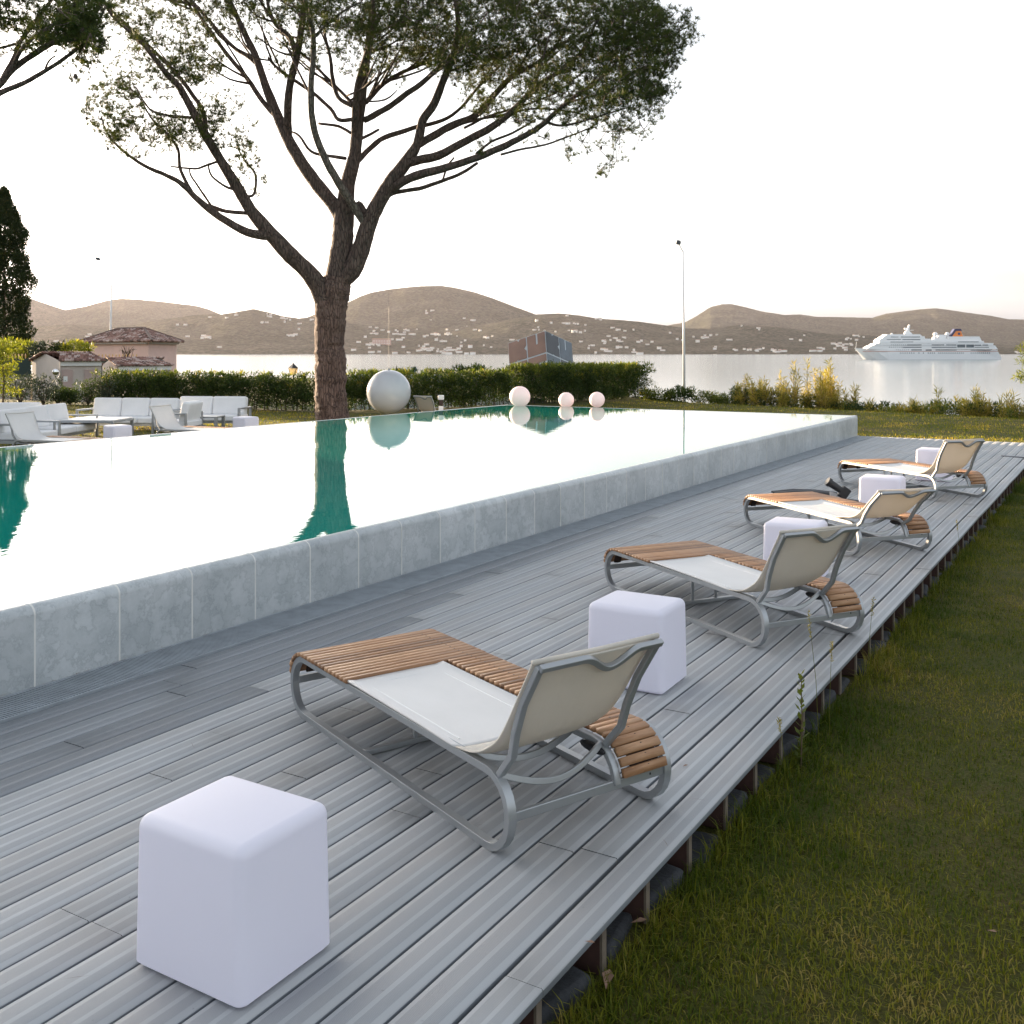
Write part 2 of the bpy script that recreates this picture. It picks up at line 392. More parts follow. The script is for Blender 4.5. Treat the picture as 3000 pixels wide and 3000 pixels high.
def ground_z(x, y):
    z = GR*sstep(-16.5, -13.2, x) if y > 20.9 else (0.0 if x < -12.7 else GR)
    behind = x < -.46*y-.0 and (x < -15.7 or y > 35.2)
    hd = hedge_dist(x, y)
    if behind and hd > .3 and y > 18: z -= .9*sstep(.3, 3.5, hd)
    d = edge_d(x, y)
    if not (behind or (x < -17 and y < 36)) and d > .3: z = GR-(d-.3)*.33
    if behind and y > 80: z = -1.0-(y-80)*.2
    return max(z, -9)
xs = np.concatenate([np.arange(-160, -40, 4), np.arange(-40, -13, .8), [-12.75, -12.65], np.arange(-12, 16, .8), np.arange(16, 90, 4)])
ys = np.concatenate([np.arange(-30, 14, 2), np.arange(14, 50, .8), np.arange(50, 150, 4)])
vv = []; 
for y in ys:
    for x in xs:
        z = ground_z(x, y)
        if z > -.3: z += .018*mnoise.noise(Vector((x*.5, y*.5, 0))) if (x > -.9 or y > 24 or x < -13.5) and not (-13 < x < -12.5) else 0
        vv.append((x, y, z))
nx = len(xs); ff = [(j*nx+i, j*nx+i+1, (j+1)*nx+i+1, (j+1)*nx+i) for j in range(len(ys)-1) for i in range(nx-1)]
tag(np_mesh('lawn', vv, ff, M['lawn'], smooth=True), kind='structure')
mb = MB(); mb.add([(-14000, -3000, SEA), (14000, -3000, SEA), (14000, 14000, SEA), (-14000, 14000, SEA)], [(0, 1, 2, 3)])
tag(mb.build('sea', M['sea']), kind='structure')
def interp(prof, x):
    return float(np.interp(x, [p[0] for p in prof], [p[1] for p in prof]))
RA = [(-700,985),(-400,975),(0,960),(101,957),(207,950),(310,958),(400,950),(480,935),(560,925),(600,921),(650,921),(700,913),(743,905),(787,915),(828,926),(875,933),(921,928),(980,940),(1054,950),(1150,958),(1250,962),(1350,958),(1450,945),(1520,930),(1572,921),(1640,918),(1697,924),(1754,934),(1811,937),(1868,942),(1959,954),(2002,961),(2076,963),(2139,955),(2196,953),(2270,957),(2333,965),(2390,974),(2447,980),(2515,980),(2566,985),(2700,992),(2850,1003),(3000,1016),(3400,1026),(3800,1022),(4500,1018),(5000,1028)]
RB = [(760,1010),(830,965),(900,930),(960,905),(1022,885),(1054,869),(1088,857),(1145,847),(1219,839),(1293,837),(1333,843),(1390,856),(1447,875),(1504,897),(1572,922),(1640,945),(1720,980),(1800,1010)]
RC = [(-700,850),(-400,858),(0,852),(60,862),(101,878),(145,893),(191,908),(248,898),(310,881),(357,874.5),(404,877),(485,885),(575,896),(611,906),(650,922),(720,945),(800,975)]
RD = [(1880,975),(1963,952),(2008,944),(2042,925),(2082,899),(2116,891),(2145,891),(2185,900),(2230,912),(2299,923),(2344,921),(2390,928),(2458,929),(2555,931),(2595,919),(2640,913),(2697,906),(2743,903),(2788,909),(2834,916),(2902,925),(2953,935),(3000,936),(3300,925),(3800,955),(4400,985),(5000,1022)]
def shore_y(D): return CY+(H-SEA+1.5)*F/D
def slope_pt(prof, D0, D1, px, t, rough=1.0, seed=0.0):
    """t 0 at the foot of the hill, 1 at the ridge"""
    D = D0+(D1-D0)*t
    y0 = CY+(H-SEA)*F/D0+1.0; y1 = interp(prof, px)
    g = 1-(1-t)**1.25
    nz = mnoise.fractal(Vector((px*.006+seed, t*2.2, seed)), 1.0, 2.0, 5)
    yy = y0+(y1-y0)*g + nz*14*rough*math.sin(math.pi*min(t, 1))**.7*max(0, (y0-y1)/150)
    yy += .9*mnoise.noise(Vector((px*.15, t*30, seed)))*rough*min(1, t*6)
    Dn = D*(1+.05*mnoise.noise(Vector((px*.01, t*3, seed+5)))*t)
    return W(px, yy, Dn)
def hill(prof, D0, D1, x0, x1, rough, seed, step=5, rows=46):
    px = np.arange(x0, x1+step, step); vv = []
    for r in range(rows+6):
        t = r/(rows-1)
        for p in px:
            if r < rows: v = slope_pt(prof, D0, D1, p, t, rough, seed)
            else:
                v = slope_pt(prof, D0, D1, p, 1, rough, seed); k = (r-rows+1)/6
                q = W(p, 1033, D1*(1+.25*k)); v = Vector((q.x, q.y, v.z*(1-k)**1.2+(SEA-2)*k))
            vv.append(v)
    n = len(px); rr = rows+6
    ff = [(j*n+i, j*n+i+1, (j+1)*n+i+1, (j+1)*n+i) for j in range(rr-1) for i in range(n-1)]
    return tag(np_mesh('hills', [tuple(v) for v in vv], ff, M['hill'], smooth=False), kind='structure')
hill(RA, 3850, 5300, -700, 5000, 1.0, 1.3)
hill(RB, 4700, 6600, 760, 1800, 1.0, 4.1)
hill(RC, 5800, 8600, -700, 800, 1.0, 7.7)
hill(RD, 6000, 8800, 1880, 5000, 1.0, 9.2)
# haze
mb = MB(); mb.box((-3500, 4800, 420), (19000, 13000, 860))
hz = mb.build('haze', simple('haze', (1, 1, 1))); tag(hz, kind='stuff')
hm = bpy.data.materials.new('haze_air'); hm.use_nodes = True; nt = hm.node_tree; nt.nodes.clear()
vp = nt.nodes.new('ShaderNodeVolumePrincipled'); vp.inputs['Color'].default_value = (.92, .87, .95, 1)
vp.inputs['Density'].default_value = 1.4e-5; vp.inputs['Anisotropy'].default_value = .35
oo = nt.nodes.new('ShaderNodeOutputMaterial'); nt.links.new(vp.outputs[0], oo.inputs['Volume'])
hz.data.materials.clear(); hz.data.materials.append(hm)
hz.location = (0, 0, -9-(420-430)+0)  # bottom a metre under the sea bed
# ------------------------------------------------------------------ pool
PX0, PX1, PY0, PY1, PH = -12.72, -4.62, -3.0, 20.92, .405
GX = -4.32
mb = MB(); mb.add([(PX0+.03, PY0+.03, PH-.004), (PX1-.05, PY0+.03, PH-.004), (PX1-.05, PY1-.05, PH-.004), (PX0+.03, PY1-.05, PH-.004)], [(0, 1, 2, 3)])
tag(mb.build('pool_water', M['pool']), kind='structure')
pw = empty('pool_wall', (PX1, 9, 0), 0, 'long low pool wall clad in grey marble slabs with rounded top edge', 'wall')
def to_local(o, parent):
    o.parent = parent; o.matrix_parent_inverse = Matrix.Translation(-Vector(parent.location)); return o
# slabs with rounded top (one mesh, attribute var per slab)
def slabs(n0, n1, axis):
    vs = []; fs = []; va = []
    prof = [(0, -.1), (0, PH-.05)]
    for i in range(1, 6):
        a = math.pi/2*i/5; prof.append((-.05+.05*math.cos(a), PH-.05+.05*math.sin(a)))
    prof.append((-.07, PH)); prof.append((-.12, PH-.01))
    return prof
prof = slabs(0, 0, 0)
tile = .495
y = PY1; k = 0; vs = []; fs = []; va = []; gm = MB()
while y > PY0:
    y0 = y-tile+.009; rnd = random.random(); off = random.uniform(-.002, .002)
    n = len(vs)
    for (dx, z) in prof: vs.append((PX1+dx+off, y0, z)); vs.append((PX1+dx+off, y, z))
    for i in range(len(prof)-1): fs.append((n+2*i, n+2*i+2, n+2*i+3, n+2*i+1)); va.append(rnd)
    gp = [(PX1+dx*.98+.0015, z+.0012) for dx, z in prof]
    gm.prism(gp, y0-.010, y0+.001)
    y -= tile; k += 1
o = np_mesh('marble_cladding', vs, fs, M['marble'], attr={'var': va}, smooth=False); to_local(o, pw)
to_local(gm.build('joint', M['grout']), pw)
# far end wall and left wall
far = empty('pool_end_wall', (-8.6, PY1, 0), 0, 'far end wall of the raised pool', 'wall')
vs = []; fs = []; va = []
x = PX1-.002
for i in range(16):
    x1 = x-.5; n = len(vs); rnd = random.random()
    for (dx, z) in prof: vs.append((x, PY1+dx+.001, z-.001)); vs.append((x1, PY1+dx+.001, z-.001))
    for q in range(len(prof)-1): fs.append((n+2*q, n+2*q+2, n+2*q+3, n+2*q+1)); va.append(rnd)
    x = x1-.008
to_local(np_mesh('marble_cladding', vs, fs, M['marble'], attr={'var': va}), far)
left = MB(); left.box((PX0, 8.9, .15), (.07, 23.95, .51))
lo = left.build('pool_side_wall', M['marble'], bevel=.012); tag(lo, 'thin stone lip along the far long side of the raised pool', 'wall')
# drain channel with grating
mb = MB(); mb.box(((PX1+GX)/2, 9, -.035), (GX-PX1, 24, .03), 1)
yy = -3.0
while yy < 20.9:
    mb.box(((PX1+GX)/2, yy, -.006), (GX-PX1-.012, .0075, .014)); yy += .0165
mb.box((GX-.006, 9, -.004), (.008, 24, .018)); mb.box((PX1+.008, 9, -.004), (.008, 24, .018)); mb.box(((PX1+GX)/2+.02, 9, -.010), (.012, 24, .012))
tag(mb.build('drain_grate', [M['grate'], M['void']]), 'narrow grey slotted drain grating at the foot of the marble pool wall', 'drain')
# ------------------------------------------------------------------ deck
vs = []; fs = []; uvs = []; va = []; we = []
DX1 = -1.30; pitch = (DX1-GX)/21
def wavez(x, y):
    return .007*mnoise.noise(Vector((x*.9, y*.8, 3.3)))*min(1, max(0, (y-4)/5))
def board(x0, x1, y0, y1, wet_gap_shade, dz=0):
    st = max(1, int((y1-y0)/.22)); T = .022; r = .004
    rv = random.random(); sk = random.uniform(-.0015, .0015)
    n = len(vs)
    cross = [(x0, -T, 0), (x0, -r, 0), (x0+r, 0, .02), (x1-r, 0, .98), (x1, -r, 1), (x1, -T, 1)]
    for i in range(st+1):
        y = y0+(y1-y0)*i/st
        wx = .004*mnoise.noise(Vector((x0*7, y*.6, 1)))
        for cx, cz, u in cross:
            vs.append((cx+wx, y, cz+wavez(x0, y)+dz+sk*i/st))
    k = 6
    for i in range(st):
        for j in range(5):
            a = n+i*k+j; fs.append((a, a+1, a+k+1, a+k))
            u0, u1 = cross[j][2], cross[j+1][2]; ya = y0+(y1-y0)*i/st; yb = y0+(y1-y0)*(i+1)/st
            uvs.extend([(u0, ya), (u1, ya), (u1, yb), (u0, yb)]); va.append(rv); we.append(1.15 if j in (0, 4) else wet_gap_shade)  # board sides share the wet darkening, painting shade into the gaps
    for e in (0, st):
        b = n+e*k; fs.append((b, b+1, b+4, b+5)); fs.append((b+1, b+2, b+3, b+4))
        for _ in range(2): uvs.extend([(.02, 0)]*4); va.append(rv); we.append(wet_gap_shade)
DY1 = 20.93
joints = {0: [2.313, 5.284, 8.3, 11.2, 14.3, 17.4], 1: [3.038, 6.1, 9.0, 12.1, 15, 18]}
for c in range(21):
    x1 = DX1 if c == 0 else -1.431-(c-1)*.14445; x0 = (-1.431+.016) if c == 0 else x1-.14445+.0095
    js = joints.get(c, None)
    if js is None:
        js = []; y = -4+random.uniform(.8, 3.2)
        while y < DY1-1: js.append(y); y += random.choice([1.9, 2.4, 3.0, 3.0])
    js = [-4]+[j for j in js if j > -3.5]+[DY1]
    ci = 20-c   # 0 nearest to the pool
    for a, b_ in zip(js[:-1], js[1:]):
        mid = (a+b_)/2
        lim = {0: 18, 1: 8.2, 2: 6.3, 3: 5.6, 4: 4.3}.get(ci, -9)
        wet_gap_shade = 1.0 if mid < lim else (0.35 if (ci == 0) else 0.0)
        if ci == 2 and mid < 3: wet_gap_shade = .75
        board(x0+(.012 if ci == 0 else 0), x1, a+.0016, b_-.0016, wet_gap_shade+random.uniform(-.05, .05) if wet_gap_shade else random.uniform(0, .12))
# deck continues to the right past y = 17.75
for c in range(36):
    x0 = DX1+.004+c*pitch
    board(x0, x0+pitch-.007, 17.75+(.0 if c % 2 else .0), DY1, 0.05)
tag(np_mesh('wooden_deck', vs, fs, M['deck'], attr={'var': va, 'wet_gap_shade': we}, uv=uvs), kind='structure')
# supports under the open edge
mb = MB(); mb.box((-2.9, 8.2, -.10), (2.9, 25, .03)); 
tag(mb.build('under_deck_shade', M['void']), kind='structure')  # near-black sheet paints the shade below the boards, seen through the gaps
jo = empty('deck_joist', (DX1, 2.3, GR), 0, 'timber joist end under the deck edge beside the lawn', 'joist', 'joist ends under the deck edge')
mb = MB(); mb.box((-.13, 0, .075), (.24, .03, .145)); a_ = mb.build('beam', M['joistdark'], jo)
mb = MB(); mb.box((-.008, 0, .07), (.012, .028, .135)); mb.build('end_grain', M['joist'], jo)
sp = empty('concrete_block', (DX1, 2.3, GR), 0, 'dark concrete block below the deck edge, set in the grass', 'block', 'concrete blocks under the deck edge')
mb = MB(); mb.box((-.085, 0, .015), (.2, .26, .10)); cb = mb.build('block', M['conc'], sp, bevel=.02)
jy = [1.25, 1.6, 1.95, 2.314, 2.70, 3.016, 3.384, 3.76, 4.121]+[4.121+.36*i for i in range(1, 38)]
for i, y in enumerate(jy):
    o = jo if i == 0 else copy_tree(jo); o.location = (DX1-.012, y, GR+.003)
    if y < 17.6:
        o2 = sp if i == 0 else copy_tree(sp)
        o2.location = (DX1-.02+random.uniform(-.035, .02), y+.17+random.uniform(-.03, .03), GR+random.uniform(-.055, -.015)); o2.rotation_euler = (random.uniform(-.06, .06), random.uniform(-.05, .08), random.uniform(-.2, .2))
# dark strip at the corner of the deck
mb = MB(); mb.add([(-1.75, 17.95, .012), (1.6, 16.9, .012), (1.6, 17.5, .012), (-1.75, 18.0, .012), (-1.75, 17.95, .0), (1.6, 16.9, .0), (1.6, 17.5, .0), (-1.75, 18.0, .0)], [(0, 1, 2, 3), (7, 6, 5, 4), (0, 4, 5, 1), (1, 5, 6, 2), (2, 6, 7, 3), (3, 7, 4, 0)])
tag(mb.build('step_plate', simple('slate_grey', (.09, .095, .11), .6, .1)), 'dark grey wedge shaped plate at the far corner of the deck', 'plate')
# ------------------------------------------------------------------ glowing-type cube stools
def cube_stool(x, y, rz, label, first=None):
    if first:
        o = copy_tree(first)
    else:
        o = None
        bm = bmesh.new(); bmesh.ops.create_cube(bm, size=1)
        for v in bm.verts:
            t = v.co.z > 0
            v.co.x *= .400 if t else .412; v.co.y *= .340 if t else .352; v.co.z = .405 if t else 0.006
        top = [e for e in bm.edges if any(v.co.z > .2 for v in e.verts)]
        bot = [e for e in bm.edges if all(v.co.z < .2 for v in e.verts)]
        bmesh.ops.bevel(bm, geom=top, offset=.034, segments=6, affect='EDGES', profile=.5)
        bot = [e for e in bm.edges if all(v.co.z < .01 for v in e.verts)]
        bmesh.ops.bevel(bm, geom=bot, offset=.010, segments=2, affect='EDGES')
        me = bpy.data.meshes.new('cube_stool'); bm.to_mesh(me); bm.free(); me.materials.append(M['cube'])
        for p in me.polygons: p.use_smooth = True
        try: me.set_sharp_from_angle(angle=R(60))
        except Exception: pass
        o = bpy.data.objects.new('cube_stool', me); C.objects.link(o)
    o.location = (x, y, 0.0); o.rotation_euler = (0, 0, rz)
    return tag(o, label, 'stool', 'white cube stools on the deck')
c1 = cube_stool(-2.099, 2.008, 0, 'largest white plastic cube stool, alone on the deck in the lower left foreground')
cube_stool(-2.125, 4.745, R(1), 'white plastic cube stool between the nearest lounger and the second one', c1)
cube_stool(-2.115, 7.57, R(2), 'white plastic cube stool just behind the backrest of the second lounger', c1)
cube_stool(-2.135, 10.77, R(2), 'white plastic cube stool behind the third lounger, next to the black camera', c1)
cube_stool(-2.17, 14.2, 0, 'farthest white plastic cube stool on the deck, behind the fourth lounger', c1)
# ------------------------------------------------------------------ loungers
def round_loop(x0, x1, z0, z1, rb, rt, n=7, skip=None):
    pts = []
    for (cx, cz, r, a0) in ((x1-rt, z1-rt, rt, 0), (x0+rt, z1-rt, rt, 90), (x0+rb, z0+rb, rb, 180), (x1-rb, z0+rb, rb, 270)):
        for i in range(n):
            a = R(a0+90*i/(n-1)); pts.append((cx+r*math.cos(a), cz+r*math.sin(a)))
    return pts
LW = .72
def make_lounger(kind='deck', recline=0.0):
    t = empty('sun_lounger', (0, 0, 0))
    fm = MB()
    loop = round_loop(-.148, 1.578, .013, .265, .125, .125)
    for yy in (.016, LW-.016):
        fm = MB(); fm.bar([(a, yy, b) for a, b in loop], .032, .026, (0, 1, 0), closed=True)
        fm.build('side_frame', M['alu'], t, bevel=.004)
    for p0, p1, w_, h_ in (((1.572, .03, .142), (1.572, LW-.03, .142), .018, .032), ((-.142, .03, .142), (-.142, LW-.03, .142), .018, .032),
                           ((.52, .03, .016), (.52, LW-.03, .016), .03, .022), ((.42, .03, .262), (.42, LW-.03, .262), .02, .022)):
        cr = MB(); cr.bar([p0, p1], w_, h_, (1, 0, 0)); cr.build('crossbar', M['alu'], t, bevel=.003)
    for y_ in (.27, .455):
        cr = MB(); cr.bar([(.52, y_, .02), (.52, y_, .262)], .016, .016, (1, 0, 0)); cr.build('upright', M['alu'], t, bevel=.003)
    # inner rail, following the head bend
    pr = [(.42, .263), (1.453, .265)]+[(1.453+.125*math.sin(R(a)), .14+.125*math.cos(R(a))) for a in range(15, 91, 15)]
    ir = MB(); ir.bar([(a, .468, b) for a, b in pr], .028, .024, (0, 1, 0)); ir.build('inner_rail', M['alu'], t, bevel=.004)
    # stretcher arcs
    ar = MB()
    def arc(p0, p1, bx, bz, n=14):
        return [Vector(p0).lerp(Vector(p1), i/n)+Vector((bx, 0, bz))*math.sin(math.pi*i/n) for i in range(n+1)]
    ar.bar(arc((1.25, .02, .262), (1.33, .468, .262), .045, -.05), .014, .024, (1, 0, .2))
    ar.build('stretcher', M['alu'], t, bevel=.003)
    # slats
    offz = .0095
    def path(s, s0x):
        # s measured along the top from the foot: negative -> around the foot bend
        pass
    top = .2785+.008; rr = .125+.013+.009
    cxf, cxh, cz = -.148+.125, 1.578-.125, .265-.125
    vs = []; fs = []; va = []
    def slat(x, z, ang, ya, yb, wd=.0305, th=.017):
        n = len(vs); ca, sa = math.cos(ang), math.sin(ang)
        for dy in (ya, yb):
            for a, b in ((-wd/2, -th/2), (wd/2, -th/2), (wd/2, th/2), (-wd/2, th/2)):
                vs.append((x+a*ca+b*sa, dy, z-a*sa+b*ca))
        for f in ((0, 1, 2, 3), (7, 6, 5, 4), (0, 4, 5, 1), (1, 5, 6, 2), (2, 6, 7, 3), (3, 7, 4, 0)):
            fs.append([n+i for i in f]); va.append(rv)
    pit = .0362
    for i in range(-5, 13):
        rv = random.random(); s = i*pit
        if s >= 0: slat(cxf+s, top, 0, -.006, LW-.03)
        else:
            a = -s/rr; slat(cxf-rr*math.sin(a), cz+rr*math.cos(a), -a, -.006 if a < 1.2 else .0, LW-.03)
    xe = cxf+12*pit
    s = 12*pit+pit; tot = (cxh-cxf)
    while s < tot+rr*1.5:
        rv = random.random()
        if s <= tot: slat(cxf+s, top, 0, .485, LW-.034)
        else:
            a = (s-tot)/rr; slat(cxh+rr*math.sin(a), cz+rr*math.cos(a), a, .485, LW-.034)
        s += pit
    for yb_ in (.10, .30, .60):
        bt = MB(); z_ = top-.0145
        if yb_ == .60:
            pth = [(cxf+.0, z_), (cxh, z_)]+[(cxh+(rr-.0145)*math.sin(R(q)), cz+(rr-.0145)*math.cos(R(q))) for q in range(12, 78, 13)]
            pth = [(cxf-(rr-.0145)*math.sin(R(q)), cz+(rr-.0145)*math.cos(R(q))) for q in range(78, 0, -13)]+pth; wb = .13
        else:
            pth = [(cxf-(rr-.0145)*math.sin(R(q)), cz+(rr-.0145)*math.cos(R(q))) for q in range(78, 0, -13)]+[(cxf, z_), (cxf+.42, z_)]; wb = .05
        bt.bar([(a_, yb_, b_) for a_, b_ in pth], wb, .010, (0, 1, 0)); bt.build('batten', M['darkwood'], t)
    # screw heads
    mi = [0]*len(fs)
    def screw(x, z, ang):
        n = len(vs); ca, sa = math.cos(ang), math.sin(ang); q = .0038
        for a_, b_ in ((-q, -q), (q, -q), (q, q), (-q, q)): vs.append((x+a_*ca, .60+b_, z-a_*sa))
        fs.append([n, n+1, n+2, n+3]); va.append(0); mi.append(1)
    s = 1*pit
    while s < tot: screw(cxf+s, top+.0088, 0); s += pit
    for q in (.24, .48, .73, .97, 1.21, 1.45): screw(cxh+(rr+.0088)*math.sin(q), cz+(rr+.0088)*math.cos(q), q)
    np_mesh('slats', vs, fs, M['wood'], t, attr={'var': va}, mat2=M['dark'], mi=mi)
    # sling
    piv = Vector((1.40, .262)); rc = recline
    def rot(p):
        x, z = p[0]-piv.x, p[1]-piv.y
        return (piv.x+x*math.cos(rc)+z*math.sin(rc), piv.y-x*math.sin(rc)+z*math.cos(rc))
    seat = [(xe+.02, .284), (xe+.2, .283), (.8, .281), (1.0, .280), (1.15, .277), (1.27, .276)]
    bk = [(1.38, .292), (1.46, .328), (1.53, .38), (1.59, .46), (1.65, .56), (1.70, .64), (1.724, .682)]
    line = seat+[rot(p) for p in bk]
    line = [Vector((a, 0, b)) for a, b in line]
    sm = []
    for i in range(len(line)-1):
        p0 = line[max(i-1, 0)]; p1 = line[i]; p2 = line[i+1]; p3 = line[min(i+2, len(line)-1)]
        for q in range(4):
            u = q/4; sm.append(.5*((2*p1)+(-p0+p2)*u+(2*p0-5*p1+4*p2-p3)*u*u+(-p0+3*p1-3*p2+p3)*u**3))
    sm.append(line[-1]); split = 4*5
    def sheet(pts, th, name, mat, i0):
        ny = 12; vs = []; fs = []
        for i, p in enumerate(pts):
            q = (i+i0)/(len(sm)-1); wd = .462+.06*max(0, (q-.55)/.45)
            tg = (pts[min(i+1, len(pts)-1)]-pts[max(i-1, 0)]).normalized(); nn = Vector((-tg.z, 0, tg.x))
            for j in range(ny+1):
                v = j/ny; sag = -.012*math.sin(math.pi*v)**.7*min(1, (i+i0)/3)
                ed = .006 if j in (0, ny) else 0
                vs.append(p+Vector((0, .0+v*wd, 0))+nn*(sag+th+ed))
        n = ny+1
        fs = [(i*n+j, i*n+j+1, (i+1)*n+j+1, (i+1)*n+j) for i in range(len(pts)-1) for j in range(ny)]
        return vs, fs
    vs, fs = sheet(sm[:split+1], 0, '', None, 0)
    st = np_mesh('seat_sling', [tuple(v) for v in vs], fs, M['slingtop'], t, smooth=True)
    so = st.modifiers.new('t', 'SOLIDIFY'); so.thickness = .008; so.offset = 0
    vs, fs = sheet(sm[split:], 0, '', None, split)
    sb = np_mesh('back_sling', [tuple(v) for v in vs], fs, M['slingback'], t, smooth=True)
    so = sb.modifiers.new('t', 'SOLIDIFY'); so.thickness = .006; so.offset = 0
    # seams on the seat
    se = MB(); a0 = sm[1].x+.03
    se.tube([(1.2, .06, .2745), (a0, .06, .2795), (a0, .40, .2795), (1.15, .40, .2755)], .003, 5)
    se.build('seam', M['white'], st)
    # back frame
    rl = [(1.515, .262), (1.585, .345), (1.603, .425), (1.645, .53), (1.735, .672)]
    rl = [rot(p) for p in rl]
    bf = MB()
    bf.bar([(a, .018, b) for a, b in rl], .026, .022, (0, 1, 0))
    def yr(q): return .472+.045*q
    bf.bar([(a, yr(i/4), b) for i, (a, b) in enumerate(rl)], .026, .022, (0, 1, 0))
    tx, tz = rl[-1]; dx, dz = rl[-1][0]-rl[-2][0], rl[-1][1]-rl[-2][1]; L = math.hypot(dx, dz); dx /= L; dz /= L
    tp = []
    for i in range(41):
        v = i/40
        d = 0
        if .34 < v < .80:
            q = (v-.34)/.46; d = .066*(math.sin(math.pi*q**1.25))**1.5
        tp.append((tx-dx*d+.010, .01+v*.515, tz-dz*d-.004))
    bf.bar(tp, .020, .022, (dz, 0, -dx))
    bf.bar(arc((rl[0][0]+.005, .02, rl[0][1]), (rl[0][0]-.01, .46, rl[0][1]+.005), .035, -.055), .014, .022, (1, 0, .2))
    bf.build('back_frame', M['alu'], t, bevel=.003)
    ro = MB(); ro.tube([(tx-.012, -.004, tz+.012), (tx-.012, .26, tz+.010), (tx-.012, .528, tz+.014)], .009, 10); ro.build('top_roll', M['slingback'], t, smooth=True)
    hg = MB(); hg.ell((1.47, .449, .243), (.07, .013, .018), 14, 8)
    hg.build('hinge', M['dark'], t, smooth=True)
    for yy in (.016, LW-.016):
        for xx in (.05, 1.42):
            ft = MB(); ft.tube([(xx, yy, -.001), (xx, yy, .004)], .009, 8); ft.build('foot_pad', M['dark'], t)
    return t
LG = 'teak and aluminium sun loungers on the deck'
l1 = make_lounger()
cfg = [(-3.168, 3.452, -23.6, 'nearest teak and aluminium sun lounger, its raised white sling back facing the camera'),
       (-3.036, 6.423, -34.0, 'second sun lounger from the front, between two white cube stools, backrest raised'),
       (-3.07, 9.513, -40.6, 'third sun lounger from the front, backrest reclined lowest, black camera beyond'),
       (-3.056, 13.188, -40.3, 'farthest sun lounger on the deck with steep backrest, near the far corner')]
for i, (x, y, rz, lab) in enumerate(cfg):
    if i == 2: o = make_lounger(recline=R(17))
    else: o = l1 if i == 0 else copy_tree(l1)
    o.location = (x, y, 0); o.rotation_euler = (0, 0, R(rz)); tag(o, lab, 'sun lounger', LG)
# loungers on the lawn left of the pool (copies turned the other way)
def lawn_lounger(pxh, Dh, pxf, Df, lab):
    ph, pf = W(pxh, 1200, Dh), W(pxf, 1200, Df); d = pf-ph; d.z = 0; d.normalize(); o = copy_tree(l1)
    o.scale = (1, -1, 1); pf = ph+d*1.62
    for ch in o.children:
        if ch.name.startswith(('back_sling', 'top_roll')):
            ch.data = ch.data.copy(); ch.data.materials[0] = M['slingtop']
    o.rotation_euler = (0, 0, math.atan2(-d.y, -d.x)); o.location = (pf.x, pf.y, 0)
    tag(o, lab, 'sun lounger', 'sun loungers on the lawn beyond the pool')
lawn_lounger(452, 18.4, 700, 17.6, 'white sling lounger on the lawn beyond the pool, left of the small two seat sofa')
lawn_lounger(30, 16.2, 290, 15.4, 'white sling lounger cut by the left edge of the photo, behind the pool lip')
# lounger with tan back right of the hanging ball
hl = copy_tree(l1); hl.location = (-13.60, 20.2, 0); hl.rotation_euler = (0, 0, R(-94))
tag(hl, 'pale sun lounger beside the bollard light, only its backrest showing over the pool lip', 'sun lounger', 'sun loungers on the lawn beyond the pool')
# ------------------------------------------------------------------ camera and tripod lying on the deck
p = P(2458, 1472, .0)
cm_ = empty('camera_on_tripod', (p.x, p.y, 0), 0, 'black camera with lens on folded tripod, lying on deck behind the third lounger', 'camera')
bd = MB(); Rm = Matrix.Translation((0, 0, .17)) @ Matrix.Rotation(R(-31), 4, 'Z') @ Matrix.Rotation(R(40), 4, 'Y')
cam_dir = TH
Mx = Matrix.Rotation(TH, 4, 'Z')
def tcam(x, z, y=0): return Mx @ Vector((x, y, z))
lens = MB(); lens.tube([tcam(-.13, .235), tcam(-.10, .215), tcam(-.10, .215), tcam(.02, .135)], [.050, .050, .042, .036], 18); lens.build('lens', M['dark'], cm_, smooth=False)
bd.box((0, 0, 0), (.10, .07, .13), M=Mx @ Matrix.Translation((.055, 0, .105)) @ Matrix.Rotation(R(35), 4, 'Y')); bd.build('camera_body', M['dark'], cm_, bevel=.012)
sk = MB(); sk.prism([(-.09, .0), (.0, .0), (-.03, .1), (-.10, .12)], -.03, .03, M=Mx); sk.build('grey_pouch', simple('grey_cloth', (.35, .34, .34), .8), cm_, bevel=.01)
tr = MB()
for k, dz in ((0, .0), (.035, .012), (-.035, .008)):
    tr.tube([tcam(.05, .05+dz, k+.2), tcam(-.16, .065+dz, k+.32), tcam(-.38, .06+dz, k*1.5+.42), tcam(-.60, .04, k*2+.50)], [.02, .02, .017, .012], 8)
tr.tube([tcam(.02, .03), tcam(.16, .02), tcam(.3, .008, -.05)], [.02, .014, .008], 8)
tr.build('tripod_leg', simple('dark_grey_metal', (.07, .07, .075), .4, .15), cm_, smooth=True)
ct = MB(); ct.box((.33, 0, .015), (.16, .10, .02), M=Mx, rz=.5); ct.build('small_tray', simple('grey_tray', (.3, .32, .35), .5), cm_, bevel=.005)
